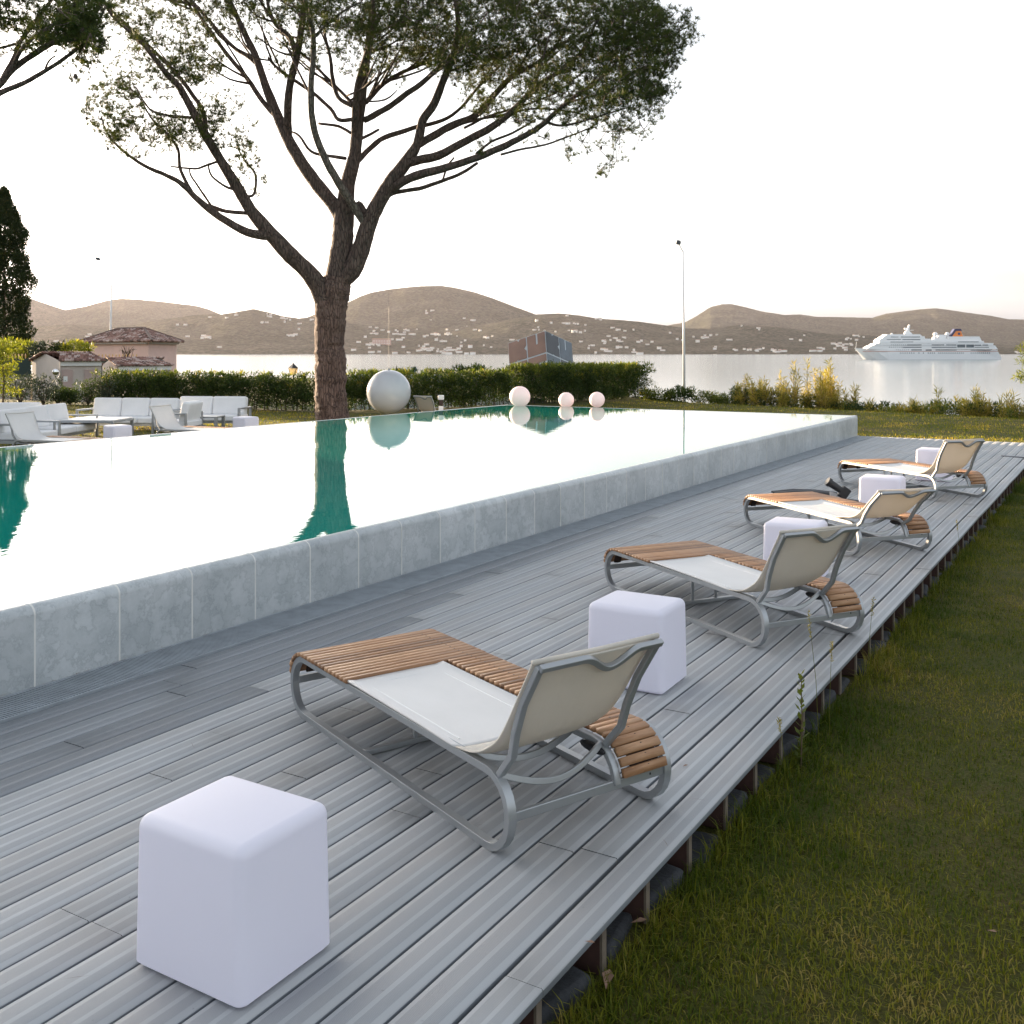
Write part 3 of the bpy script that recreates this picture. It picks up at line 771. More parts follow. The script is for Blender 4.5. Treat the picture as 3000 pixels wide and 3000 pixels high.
# ------------------------------------------------------------------ foliage helper
def leaf_cloud(centers, radii, n_per, size, width, name, mat, parent=None, up=0.0, shell=.35, var_up=0.5, droop=0):
    """leaf-sized faces scattered round centres; radii (k,3)"""
    cen = np.asarray(centers, float); rad = np.asarray(radii, float)
    if rad.ndim == 1: rad = np.tile(rad, (len(cen), 1))
    k = len(cen); N = k*n_per
    d = RNG.normal(size=(N, 3)); d /= np.linalg.norm(d, axis=1)[:, None]
    rr = (shell+(1-shell)*RNG.random(N))**.6
    pos = np.repeat(cen, n_per, 0)+d*rr[:, None]*np.repeat(rad, n_per, 0)
    ax = RNG.normal(size=(N, 3))+d*.8+np.array([0, 0, up]); ax /= np.linalg.norm(ax, axis=1)[:, None]
    sd_ = np.cross(ax, RNG.normal(size=(N, 3))); sd_ /= np.linalg.norm(sd_, axis=1)[:, None]
    L = size*(.6+.8*RNG.random(N))[:, None]; Wd = width*(.7+.6*RNG.random(N))[:, None]
    v0 = pos-sd_*Wd*.15; v1 = pos+ax*L*.5-sd_*Wd*.5; v2 = pos+ax*L; v3 = pos+ax*L*.5+sd_*Wd*.5
    vs = np.stack([v0, v1, v2, v3], 1).reshape(-1, 3); fs = np.arange(N*4).reshape(-1, 4)
    base = np.repeat(RNG.random(k), n_per)
    var = np.clip(.5*base+.5*RNG.random(N)+(d[:, 2]*rr)*.18*var_up, 0, 1)
    return np_mesh(name, vs, fs, mat, parent, attr={'var': var})
def along_line(pts, n):
    pts = [Vector(p) for p in pts]; ls = [(pts[i+1]-pts[i]).length for i in range(len(pts)-1)]; T = sum(ls); out = []
    for q in range(n):
        s_ = T*(q+random.random())/n; i = 0
        while i < len(ls)-1 and s_ > ls[i]: s_ -= ls[i]; i += 1
        out.append(pts[i].lerp(pts[i+1], s_/ls[i]))
    return out
# ------------------------------------------------------------------ hedge
def hedge(line, h, w, n, nl, label, mat, size=.085, width=.028, gold_tips=70):
    o0 = Vector(line[0]); e = empty('hedge', (o0.x, o0.y, line[0][2] if len(line[0]) > 2 else GR), 0, label, 'hedge')
    cen = []; rad = []
    for p in along_line([(a[0], a[1], 0) for a in line], n):
        z0 = ground_z(p.x, p.y)
        zz = random.random()**.8
        cen.append((p.x+random.uniform(-w, w)*.5, p.y+random.uniform(-w, w)*.5, z0+.10+zz*(h-.20)*random.uniform(.9, 1.07)))
        r = random.uniform(.14, .26); rad.append((r, r, r*random.uniform(.9, 1.3)))
    lf = leaf_cloud(cen, rad, nl, size, width, 'foliage', mat, None, up=.7); to_local(lf, e)
    cs_ = [(p.x+random.uniform(-w, w)*.5, p.y+random.uniform(-w, w)*.5, ground_z(p.x, p.y)+h-random.random()**2*.35) for p in along_line([(a[0], a[1], 0) for a in line], gold_tips)]
    sh_ = leaf_cloud(cs_, np.tile([.10, .10, .05], (len(cs_), 1)), 26, .15, .028, 'sun_gold_tips', M['oleander'], None, up=1.4); to_local(sh_, e)  # golden leaf tips paint the sunlight catching the hedge tops
    st = MB()
    for p in along_line([(a[0], a[1], 0) for a in line], max(4, n//14)):
        a_ = Vector((p.x, p.y, ground_z(p.x, p.y)-.02)); st.tube([a_, a_+Vector((random.uniform(-.1, .1), random.uniform(-.1, .1), h*.5)), a_+Vector((random.uniform(-.25, .25), random.uniform(-.25, .25), h*.85))], [.018, .013, .006], 5)
    to_local(st.build('stems', M['stem']), e)
    return e
hedge([(-28.2, 21.5), (-24, 21.45), (-19.7, 21.9)], 1.0, .75, 560, 64, 'long dark clipped hedge running behind the lawn furniture to the pine trunk', M['hedge'])
hedge([(-19.3, 21.9), (-18.4, 23.4), (-17.4, 25.6), (-16.9, 27.6)], 1.03, .75, 560, 62, 'dark green hedge right of the pine trunk, behind the hanging white ball', M['hedge'])
hedge([(-16.85, 28.0), (-16.4, 29.4), (-16.0, 32.2), (-15.75, 35.3)], 1.18, .95, 680, 62, 'thick sunlit hedge in front of the tilted letter cube', M['hedge'], gold_tips=260)
# loose bushes at the left
for (px, D, h, w, mt, lab) in [(60, 32.8, .95, .8, 'greybush', 'loose grey green bush at the left, below the dark green fence panel'),
                               (128, 32, 1.0, .95, 'greybush', 'roundest grey green bush, in front of the gable end of the shed'),
                               (170, 32.6, .55, .6, 'hedge', 'low thin bush in front of the shed door'),
                               (205, 32.6, .5, .55, 'hedge', 'small thin bush between the two shed doors'),
                               (258, 32.2, .85, .8, 'hedge', 'green bush in front of the right hand shed door'),
                               (312, 32.2, .95, .85, 'greybush', 'airy leggy bush at the left end of the long dark hedge')]:
    q = W(px, 1180, D); e = empty('bush', (q.x, q.y, ground_z(q.x, q.y)), random.random()*6, lab, 'bush')
    cen = [(random.uniform(-.5, .5)*w, random.uniform(-.5, .5)*w, .15+random.random()*(h-.3)) for _ in range(34)]
    leaf_cloud(cen, [(.2, .2, .2)], 55, .08, .026, 'foliage', M[mt], e, up=.5) if False else leaf_cloud(cen, np.tile([.18, .18, .2], (34, 1)), 45, .08, .026, 'foliage', M[mt], e, up=.5)
    st = MB()
    for _ in range(7): st.tube([(0, 0, 0), (random.uniform(-.2, .2), random.uniform(-.2, .2), h*.4), (random.uniform(-.4, .4)*w, random.uniform(-.4, .4)*w, h*.85)], [.02, .014, .005], 5)
    st.build('stems', M['stem'], e)
# yellow-green bush at the left edge (tall)
q = W(8, 1180, 30.5); e = empty('young_tree', (q.x, q.y, 0), 0, 'bright yellow green young tree at the left edge, in front of the dark fence', 'tree')
cen = []
for z in np.linspace(.5, 1.95, 9):
    for _ in range(4): cen.append((random.uniform(-.42, .42)*(1.2-.25*z), random.uniform(-.4, .4), z+random.uniform(-.1, .1)))
leaf_cloud(cen, np.tile([.2, .2, .12], (len(cen), 1)), 70, .09, .03, 'crown', M['yellowbush'], e, up=.3)
mb = MB(); mb.tube([(0, 0, 0), (.05, 0, .8), (-.02, 0, 1.5), (0, 0, 2.2)], [.035, .03, .02, .008], 6)
for z in (.7, 1, 1.3, 1.6): mb.tube([(0, 0, z), (random.uniform(-.4, .4), random.uniform(-.3, .3), z+.25)], [.015, .005], 5)
mb.build('trunk', M['stem'], e)
# ------------------------------------------------------------------ behind the hedge: retaining wall, planting, gate
mb = MB(); a = W(1035, 1096, 38); b = W(1545, 1103, 36)
d = (b-a); ln = d.length; mid = (a+b)/2; rz = math.atan2(d.y, d.x)
mb.box((0, 0, -.9), (ln, .2, 1.8)); mb.box((0, 0, .02), (ln+.04, .26, .05))
o = mb.build('terrace_wall', M['conc' if False else 'marble'], bevel=.01); o.location = (mid.x, mid.y, a.z-.05); o.rotation_euler = (0, 0, rz)
tag(o, 'long grey wall with a capped top behind the hedge, right of the trunk', 'wall')
for i, (px, y0, wpx, hpx, lab) in enumerate([(1090, 1092, 60, 20, 'low green plants on the terrace wall, right beside the pine trunk'), (1180, 1088, 70, 22, 'green leafy plants on the wall above the hanging ball'), (1280, 1090, 70, 20, 'dull green plants on the wall beside the small blue sign'), (1380, 1082, 90, 30, 'tallest tuft of green plants on the terrace wall'), (1460, 1092, 60, 20, 'green plants on the terrace wall next to the letter cube')]):
    q = W(px, y0+12, 40); e = empty('wall_plant', q, 0, lab, 'plant')
    w_ = wpx*40/3000; h_ = hpx*40/3000
    cen = [(random.uniform(-w_, w_)*.55, random.uniform(-.3, .3), random.uniform(-.15, h_*.6)) for _ in range(30)]
    leaf_cloud([tuple(Matrix.Rotation(TH, 3, 'Z') @ Vector(c)) for c in cen], np.tile([.14, .14, .1], (30, 1)), 45, .14, .03, 'foliage', M['hedge' if i % 2 else 'oleander'], e, up=1.2)
q = W(1213, 1083, 60); mb = MB(); mb.box((0, 0, 0), (.26, .05, .3)); mb.box((0, .02, -.6), (.05, .04, 1.2))
o = mb.build('small_sign', [simple('blue_paint', (.12, .2, .36), .5)], bevel=.005); o.location = q; o.rotation_euler = (0, 0, TH); tag(o, 'tiny blue sign poking up behind the wall plants', 'sign')
mb = MB(); mb.box((0, 0, .55), (.9, .04, .045)); mb.box((.43, 0, 0), (.05, .05, 1.15)); mb.box((0, 0, .25), (.85, .02, .02)); mb.box((-.43, 0, 0), (.05, .05, 1.15))
o = mb.build('garden_gate', M['alu'], bevel=.004); q = W(1478, 1160, 34.6); o.location = (q.x, q.y, .33); o.rotation_euler = (0, 0, TH); tag(o, 'grey metal gate frame standing in the gap of the hedge', 'gate')
# ------------------------------------------------------------------ sheds, fence, pink house
def roof_panel(c0, c1, c2, c3, ncol, nrow, name, parent, amp=.075):
    """c0-c1 eave left->right, c3-c2 ridge left->right"""
    c0, c1, c2, c3 = map(Vector, (c0, c1, c2, c3)); vs = []; va = []; fs = []
    nrm = (c1-c0).cross(c3-c0).normalized()
    if nrm.z < 0: nrm = -nrm
    sg = 6; cols = ncol*sg; rows = nrow*2
    hsh = RNG.random((nrow+1, ncol+1))
    wid = (c1-c0).normalized(); ew = (c1-c0).length
    def pt(i, j):
        t = (j//2+(j % 2)*.999)/nrow if j < rows else 1
        L_ = c0.lerp(c3, t); R_ = c1.lerp(c2, t)
        # keep the tile columns parallel: clip along the eave axis
        s_ = i/cols*ew; a = (L_-c0).dot(wid); b = (R_-c0).dot(wid)
        s2 = min(max(s_, a), b)
        base = L_+wid*(s2-a)
        step = .028*(1-(j % 2)); w = abs(math.cos(math.pi*i/sg))
        return base+nrm*(amp*w+step)
    for j in range(rows+1):
        for i in range(cols+1): vs.append(pt(i, j))
    n = cols+1
    for j in range(rows):
        for i in range(cols):
            fs.append((j*n+i, j*n+i+1, (j+1)*n+i+1, (j+1)*n+i)); va.append(hsh[j//2, i//sg])
    o = np_mesh(name, [tuple(v) for v in vs], fs, M['tile'], None, attr={'var': va}); 
    so = o.modifiers.new('t', 'SOLIDIFY'); so.thickness = .05; so.offset = -1
    return to_local(o, parent) if parent else o
pink1 = simple('pink_render', (.72, .50, .445), .9, .05, 2); cream = simple('cream_render', (.52, .46, .42), .9, .05, 2); doorp = simple('pale_pink_door', (.45, .34, .31), .7, .05, 3)
# pink house: eave corners by pixel at given distances
def up(p, z): return Vector((p.x, p.y, z))
Hc = W(435, 1005, 56); Hl = W(250, 1005, 60.5); Hr = W(517, 1005, 60.5)
eave = H+(CY-1001)*56/F
e = empty('pink_house', (Hc.x, Hc.y, -1.2), 0, 'pink house with a hipped terracotta tile roof, the largest building at the left', 'house')
bk = Hl+Hr-Hc
mb = MB(); mb.prism([(v.x, v.y) for v in (Hc, Hr, bk, Hl)], -1.3, eave-.02, axis='z'); to_local(mb.build('wall', pink1), e)
ctr = (Hl+Hr)/2
def out(p, k): return Vector((ctr.x+(p.x-ctr.x)*k, ctr.y+(p.y-ctr.y)*k, eave))
eC, eL, eR, eB = out(Hc, 1.17), out(Hl, 1.17), out(Hr, 1.17), out(bk, 1.17)
rz_ = H+(CY-962)*58/F
# ridge parallel to the longer side
u_ = (eC-eL); long_ = u_.length; ulen = (eR-eC).length; ud = u_.normalized()
r1 = ctr+ud*-max(.1, (long_-ulen)/2); r2 = ctr+ud*max(.1, (long_-ulen)/2)
r1 = up(r1, rz_); r2 = up(r2, rz_)
roof_panel(eL, eC, r2, r1, 22, 12, 'roof', e)
roof_panel(eC, eR, r2+Vector((0, 0, 0)), r2, 18, 12, 'roof', e)
roof_panel(eR, eB, r1, r2, 22, 12, 'roof', e); roof_panel(eB, eL, r1, r1, 18, 12, 'roof', e)
mb = MB()
for a, b in ((r1, r2), (r2, eC), (r1, eL), (r2, eR)): mb.tube([a+Vector((0, 0, .06)), b+Vector((0, 0, .06))], .07, 8)
to_local(mb.build('ridge_tiles', M['tile']), e)
# genoise cornice: row of little brackets
mb = MB()
for a, b, n in ((Hl, Hc, 34), (Hc, Hr, 26)):
    dd = (b-a)/n; nr = Vector((dd.y, -dd.x, 0)).normalized()
    for i in range(n): 
        q = a+dd*(i+.5)+nr*.1; mb.box((q.x, q.y, eave-.07), (.16, .16, .1), rz=math.atan2(dd.y, dd.x))
to_local(mb.build('cornice', cream), e)
def shed(pxg0, pxf0, pxf1, Dg, Df0, Df1, y_eave, y_ridge, lab, doors):
    A = W(pxf0, y_eave, Df0); B = W(pxf1, y_eave, Df1); G = W(pxg0, y_eave, Dg)
    z = A.z; B.z = z; G.z = z; Bk = B+(G-A); Bk.z = z
    e = empty('garden_shed', (A.x, A.y, -1.1), 0, lab, 'shed')
    mb = MB(); mb.prism([(v.x, v.y) for v in (A, B, Bk, G)], -1.2, z, axis='z')
    rdg = H+(CY-y_ridge)*((Dg+Df0)/2)/F
    m0 = up((A+G)/2, rdg); m1 = up((B+Bk)/2, rdg)
    mb.add([A, G, m0], [(0, 1, 2)]); mb.add([B, Bk, m1], [(0, 1, 2)])
    to_local(mb.build('wall', cream), e)
    fd = (A-G).normalized(); sd2 = (B-A).normalized(); ov = .12
    down = (A-m0).normalized()
    roof_panel(A+down*.22-sd2*ov+Vector((0, 0, .03)), B+down*.22+sd2*ov+Vector((0, 0, .03)), m1+sd2*ov+Vector((0, 0, .04)), m0-sd2*ov+Vector((0, 0, .04)), 16, 7, 'roof', e, .035)
    down2 = (G-m0).normalized()
    roof_panel(Bk+down2*.15+sd2*ov, G+down2*.15-sd2*ov, m0-sd2*ov+Vector((0, 0, .04)), m1+sd2*ov+Vector((0, 0, .04)), 16, 7, 'roof', e, .035)
    mb = MB(); c_ = (A+B)/2; mb.box((c_.x+fd.x*.04, c_.y+fd.y*.04, z-.1), ((B-A).length, .1, .2), rz=math.atan2(sd2.y, sd2.x)); to_local(mb.build('fascia', M['white']), e)
    for (u0, u1) in doors:
        mb = MB(); q = A.lerp(B, (u0+u1)/2)+fd*.025; w_ = (B-A).length*(u1-u0)
        mb.box((q.x, q.y, z-.38-.75), (w_, .05, 1.55), rz=math.atan2(sd2.y, sd2.x)); do = mb.build('door', doorp); to_local(do, e)
    return e, A, B, fd, sd2, z
s1 = shed(94, 176, 297, 46, 43, 43.6, 1058, 1036, 'cream shed with tiled gable roof and two pale doors, farthest left', [(.03, .30), (.58, .92)])
s2 = shed(300, 346, 500, 47, 44, 46, 1072, 1052, 'second cream shed with tiled roof, partly hidden behind the long hedge', [(.08, .5), (.55, .95)])
# paper notice on the door, mirror on the corner
e, A, B, fd, sd2, z = s1
mb = MB(); q = A.lerp(B, .12)+fd*.055; mb.box((q.x, q.y, z-.75), (.16, .01, .22), rz=math.atan2(sd2.y, sd2.x)); o = to_local(mb.build('notice', M['white']), e)
q = W(163, 1090, 42.6); cvx = MB(); cvx.ell((0, 0, 0), (.13, .05, .13), 20, 12)
mm = simple('mirror_chrome', (.8, .8, .8), .05, 0, 3, metal=1); o = cvx.build('convex_mirror', mm, smooth=True); o.location = q; o.rotation_euler = (0, 0, TH+.3); tag(o, 'round convex mirror mounted at the corner of the first shed', 'mirror')
# green fence with golden spikes, low wall
A = W(-260, 1105, 47); B = W(90, 1105, 46); L_ = (B-A).length; e = empty('metal_fence', (A.x, A.y, -.9), math.atan2(B.y-A.y, B.x-A.x), 'dark green panel fence topped with small gold spikes at the far left', 'fence')
zt = H+(CY-1050)*46/F+.9; zb = H+(CY-1105)*46/F+.9
grn = simple('dark_green_paint', (.012, .035, .03), .5, .1); gold = simple('gold_paint', (.55, .36, .16), .4, .1, metal=.3)
mb = MB(); mb.box((L_/2, 0, (zt+zb)/2), (L_, .03, zt-zb)); mb.build('panel', grn, e)
mb = MB()
for i in range(int(L_/.17)): mb.tube([(i*.17, 0, zt-.02), (i*.17, 0, zt+.10), (i*.17, 0, zt+.14), (i*.17, 0, zt+.22)], [.022, .022, .035, .003], 6)
mb.build('spikes', gold, e)
mb = MB(); mb.box((L_/2, 0, zb/2), (L_, .2, zb)); mb.build('base_wall', cream, e)
# second run of the spiked fence behind the sheds
A = W(270, 1050, 51); B = W(420, 1050, 51); L_ = (B-A).length; e = empty('metal_fence', (A.x, A.y, -1.0), math.atan2(B.y-A.y, B.x-A.x), 'row of gold fence spikes showing above the shed roofs, below the pink house', 'fence')
zt = H+(CY-1049)*51/F+1.0; mb = MB(); mb.box((L_/2, 0, zt/2), (L_, .03, zt)); mb.build('panel', grn, e)
mb = MB()
for i in range(int(L_/.17)): mb.tube([(i*.17, 0, zt-.02), (i*.17, 0, zt+.10), (i*.17, 0, zt+.14), (i*.17, 0, zt+.22)], [.022, .022, .035, .003], 6)
mb.build('spikes', gold, e)
# shrubs behind the fence
for (px, y0, y1, w_, mt, lab) in [(20, 1000, 1060, 90, 'yellowbush', 'golden sunlit shrub behind the spiked fence, under the cypress'), (65, 1005, 1055, 50, 'yellowbush', 'golden shrub close to the right side of the cypress'), (115, 1005, 1045, 45, 'greybush', 'dark spiky palm-like shrub above the first shed roof'), (172, 1008, 1035, 32, 'cypress', 'small dark round shrub above the shed ridge'), (228, 1003, 1040, 62, 'yellowbush', 'golden spiky shrub left of the pink house')]:
    D_ = 52; q = W(px, y1, D_); q.z = -.9; e = empty('shrub', q, TH, lab, 'shrub'); zt = H+(CY-y0)*D_/F+.9; zb = H+(CY-y1-15)*D_/F+.9
    r_ = w_*D_/F/2; cen = [(random.uniform(-1, 1)*r_, random.uniform(-.5, .5), random.uniform(zb, zt-.1)) for _ in range(34)]
    leaf_cloud(cen, np.tile([.2, .2, .16], (34, 1)), 30, .22, .05, 'foliage', M[mt], e, up=.8)
    mb = MB(); mb.tube([(0, 0, 0), (0, 0, zt*.8)], [.06, .02], 6); mb.build('trunk', M['stem'], e)
# dead climber on the house wall
q = W(372, 1040, 55.2); mb = MB()
for _ in range(26): a_ = random.uniform(-1.2, 1.2); L_ = random.uniform(.2, .62); mb.tube([(random.uniform(-.2, .2), 0, -.3), (math.sin(a_)*L_*.6, random.uniform(-.1, .1), .1+L_*.3), (math.sin(a_)*L_, random.uniform(-.1, .1), math.cos(a_)*L_)], [.02, .014, .006], 5)
o = mb.build('bare_shrub', M['stem']); o.location = q; o.rotation_euler = (0, 0, TH); tag(o, 'bare brown twiggy shrub against the wall of the pink house', 'shrub')
# ------------------------------------------------------------------ cypress
def cypress(loc, h, r, lab, rz=0, n=2100, grp=None):
    e = empty('cypress_tree', loc, rz, lab, 'cypress', grp)
    cen = []; rad = []
    for _ in range(n):
        t = random.random()**.8; rr_ = r*(math.sin(math.pi*min(1, t*.93+.07))**.6 if t > .5 else (.82+.18*t/.5))*(1-.25*max(0, t-.7)/.3)
        rr_ *= 1+.12*math.sin(t*23+2)+.1*math.sin(t*51)
        a_ = random.random()*6.283; q = rr_*random.uniform(.55, 1)
        cen.append((math.cos(a_)*q, math.sin(a_)*q, .3+t*(h-.5))); rad.append((.17, .17, .34))
    leaf_cloud(cen, rad, 26, .22, .075, 'crown', M['cypress'], e, up=1.6)
    mb = MB(); mb.tube([(0, 0, -.2), (0, 0, h*.5), (0, 0, h*.9)], [.16, .1, .02], 8); mb.build('trunk', M['stem'], e)
    return e
q = W(12, 1030, 75); cy = cypress((q.x, q.y, -.9), H+(CY-553)*75/F+.9, 1.95, 'tall dark cypress at the left edge, lit golden through its left side')
# unseen cypresses added off the left of the frame, for shade and reflections
for i, (x, y, sc_) in enumerate([(-38, 15.6, .8), (-37, 12.6, .85), (-38.5, 9.6, .8), (-36, 6.6, .78), (-37.5, 3.4, .8)]):
    o = copy_tree(cy); o.location = (x, y, GR); o.scale = (sc_*1.1, sc_*1.1, sc_*.75); o.rotation_euler = (0, 0, i*1.3); tag(o, 'unseen cypress added beyond the left edge to shade the deck', 'cypress', 'added shade cypresses beyond the left edge')
# ------------------------------------------------------------------ pine trees
def catmull(pts, sub):
    out_ = []
    P_ = [np.array(p, float) for p in pts]
    for i in range(len(P_)-1):
        p0, p1, p2, p3 = P_[max(i-1, 0)], P_[i], P_[i+1], P_[min(i+2, len(P_)-1)]
        for q in range(sub):
            u = q/sub; out_.append(.5*((2*p1)+(-p0+p2)*u+(2*p0-5*p1+4*p2-p3)*u*u+(-p0+3*p1-3*p2+p3)*u**3))
    out_.append(P_[-1]); return out_
class Pine:
    def __init__(s, D): s.D = D; s.nodes = []; s.trunk = MB(); s.limb = MB(); s.grey = MB()
    def depth_at(s, px, py):
        if not s.nodes: return 0.0
        b = min(s.nodes, key=lambda n: (n[0]-px)**2+(n[1]-py)**2); return b[2]
    def add(s, pts, d1=0.0, which='limb', sub=4, wob=1.6, n=8):
        px, py = pts[0][:2]; d0 = s.depth_at(px, py)
        pp = catmull(pts, sub); k = len(pp); P3 = []; rr_ = []
        for i, (x, y, r) in enumerate(pp):
            t = i/(k-1); d = d0+(d1)*t**1.1
            w = wob*min(1, i/3)
            x += w*mnoise.noise(Vector((x*.03, y*.03, s.D))); y += w*mnoise.noise(Vector((x*.03, y*.03, 9+s.D)))
            D_ = s.D+d; P3.append(W(x, y, D_)); rr_.append(max(.004, r*(1+.10*mnoise.noise(Vector((i*.8, x*.01, 2)))))*D_/F); s.nodes.append((x, y, d, r))
        getattr(s, which).tube(P3, rr_, n)
    def finish(s, e, blobs, twr=.85, seed=3, needles=(2, 4), nlen=.135):
        rnd = random.Random(seed)
        pts3 = [W(n[0], n[1], s.D+n[2]) for n in s.nodes]
        rads = [n[3] for n in s.nodes]
        tips = []
        for (cx, cy_, rx, ry, cnt) in blobs:
            for _ in range(int(cnt*1.28)):
                a_ = rnd.random()*6.283; q = math.sqrt(rnd.random())
                x = cx+math.cos(a_)*rx*q; y = cy_+math.sin(a_)*ry*q
                rm = min(rx, 260)*s.D/F
                # depth: round a nearby skeleton depth
                tips.append((x, y, rm))
        def near2(x, y): return s.depth_at(x, y)
        tips3 = []
        nn_ = np.array([(n[0], n[1], n[2]) for n in s.nodes])
        for x, y, rm in tips:
            dd = (nn_[:, 0]-x)**2+(nn_[:, 1]-y)**2; cand = np.argsort(dd)[:14]; j = cand[rnd.randrange(len(cand))]
            d = nn_[j, 2]+rnd.gauss(0, .35+rm*.28)
            tips3.append(W(x, y, s.D+d))
        # connect the tips outwards
        tw = MB(); base = list(pts3); kd = None
        order = []; kd0 = kdtree.KDTree(len(base)); [kd0.insert(p, i) for i, p in enumerate(base)]; kd0.balance()
        order = sorted(range(len(tips3)), key=lambda i: kd0.find(tips3[i])[2])
        nodes = list(base); kd = kd0; pend = 0; deg = []
        tv = []; tf = []
        segs = []
        for cnt, i in enumerate(order):
            if cnt % 120 == 0:
                kd = kdtree.KDTree(len(nodes)); [kd.insert(p, q) for q, p in enumerate(nodes)]; kd.balance()
            co, idx, dist = kd.find(tips3[i]); t = tips3[i]
            if dist > 1.6: 
                t = co+(t-co)*(1.6/dist); tips3[i] = t; dist = 1.6
            mid = co.lerp(t, .55)+Vector((rnd.uniform(-1, 1), rnd.uniform(-1, 1), rnd.uniform(-1.2, .2)))*dist*.16
            r0 = min(.006+.012*dist, .016)*twr
            tw.tube([co, mid, t], [r0, r0*.75, .0045*twr], 3, caps=False)
            nodes.append(mid); nodes.append(t)
        for t in rnd.sample(tips3, min(len(tips3), 90)): tw.ell((t.x, t.y, t.z-.05), (.035, .035, .05), 6, 4)
        me = tw
        to_local(build_fast('twigs', me, M['limb']), e)
        # needle tufts
        cen = []; 
        for t in tips3:
            for _ in range(rnd.randint(*needles)):
                cen.append(t+Vector((rnd.gauss(0, .07), rnd.gauss(0, .07), rnd.gauss(0.02, .05))))
        cen = np.array([tuple(c) for c in cen]); k = len(cen); npn = 20; N = k*npn
        ax = RNG.normal(size=(N, 3)); td = RNG.normal(size=(k, 3)); td[:, 2] = np.abs(td[:, 2])+.3; td /= np.linalg.norm(td, axis=1)[:, None]
        ax /= np.linalg.norm(ax, axis=1)[:, None]; ax = ax*.85+np.repeat(td, npn, 0)*.75; ax /= np.linalg.norm(ax, axis=1)[:, None]
        pos = np.repeat(cen, npn, 0)
        sd_ = np.cross(ax, RNG.normal(size=(N, 3))); sd_ /= np.linalg.norm(sd_, axis=1)[:, None]
        L_ = nlen*(.55+.7*RNG.random(N))[:, None]; w_ = .0048
        v0 = pos-sd_*w_; v1 = pos+sd_*w_; v2 = pos+ax*L_
        vs = np.stack([v0, v1, v2], 1).reshape(-1, 3); fs = np.arange(N*3).reshape(-1, 3)
        var = np.clip(np.repeat(RNG.random(k), npn)*.75+RNG.random(N)*.25, 0, 1)
        to_local(np_mesh('crown', vs, fs, M['needle'], None, attr={'var': var}), e)
def build_fast(name, mb, mat):
    me = bpy.data.meshes.new(name); me.from_pydata([tuple(v) for v in mb.v], [], mb.f); me.materials.append(mat)
    for p in me.polygons: p.use_smooth = True
    o = bpy.data.objects.new(name, me); C.objects.link(o); return o
D0 = 25.0
pn = Pine(D0); b0 = W(966, 1262, D0)
e = empty('umbrella_pine', (b0.x, b0.y, GR), 0, 'large umbrella pine with forked reddish trunk behind the pool', 'pine tree')
T = lambda *a: list(a)
pn.add([(978,1290,66),(977,1262,60),(974,1225,51),(970,1180,46),(968,1120,46),(968,1060,44),(966,1000,44),(968,940,45),(973,890,47),(980,850,46),(988,812,38)], 0, 'trunk', sub=10, wob=3, n=40)
pn.add([(962,905,38),(945,860,33),(917,814,27),(880,775,24),(843,740,24),(791,683,22),(735,615,18),(700,558,17),(655,484,14.5),(604,399,13),(569,336,12),(530,262,10),(484,211,8.5),(421,131,7),(370,85,5.5),(319,34,4.5),(302,-10,4)], -2.5, n=12)
pn.add([(791,683,15),(769,690,14),(706,672,12),(626,623,11),(569,575,9),(535,541,8),(490,515,6.5),(421,484,5.5),(364,444,4),(319,399,3),(296,342,2)], -1.5)
pn.add([(569,575,6),(530,501,5),(521,438,4.5),(490,393,4),(444,347,3.2),(399,273,2.6),(342,239,2)], .8)
pn.add([(735,625,6),(690,622,6),(649,615,6),(620,605,6)], 0)
pn.add([(604,399,7),(596,330,7),(558,268,6.5),(512,211,6),(467,165,5.5),(400,100,5),(342,46,4.5),(300,5,4),(285,-20,3.5)], .6)
pn.add([(720,575,4.5),(744,569,4.2),(749,512,3.6),(723,478,3),(695,433,2.2)], .7)
pn.add([(645,470,4.5),(600,487,4),(569,494,3.5),(501,488,2.5)], .5)
pn.add([(560,345,5),(520,341,4.6),(490,338,4.2),(438,319,3.2),(399,256,2.4)], -.9)
pn.add([(700,560,4.5),(660,545,4),(620,515,3.4),(610,480,2.5)], -.6)
pn.add([(620,605,4),(590,560,3.5),(560,515,3),(555,495,2.2)], .3)
pn.add([(1003,668,19),(985,612,21),(934,547,20),(888,484,18.5),(848,416,16.5),(814,342,15),(774,239,12.5),(746,159,10.5),(706,74,8.5),(672,0,7),(655,-60,6)], 1.6, n=10)
pn.add([(845,405,12),(843,342,11.5),(848,256,11),(871,159,10),(885,68,9),(894,-10,8),(900,-80,7)], -1.2)
pn.add([(814,345,9),(769,296,8),(723,228,7.2),(661,154,6.4),(604,74,5.5),(558,0,4.6),(530,-60,4)], 1.2)
pn.add([(750,185,7),(720,160,6.5),(683,137,6),(615,63,5),(560,0,4.2)], 1.0)
pn.add([(868,165,7.5),(850,110,7),(809,74,6.2),(790,30,5.5),(780,-30,5)], .8)
pn.add([(980,850,36),(988,800,34),(998,740,32),(1005,690,31),(1008,626,30),(1019,541,22),(1039,456,19),(1048,370,17),(1059,285,15),(1070,199,12.5),(1082,114,10.5),(1090,28,9),(1100,-60,8)], .3, n=12)
pn.add([(1038,395,10),(1040,342,10),(1048,250,9),(1070,170,8),(1090,100,7),(1094,0,6)], -1.6)
pn.add([(985,820,30),(1030,795,28),(1063,712,26.5),(1085,643,24.5),(1114,586,22.5),(1148,530,21),(1188,478,19),(1222,421,14.5),(1239,353,13),(1273,302,12),(1302,228,11),(1325,171,9.5),(1342,85,8),(1335,0,7)], -.8, n=12)
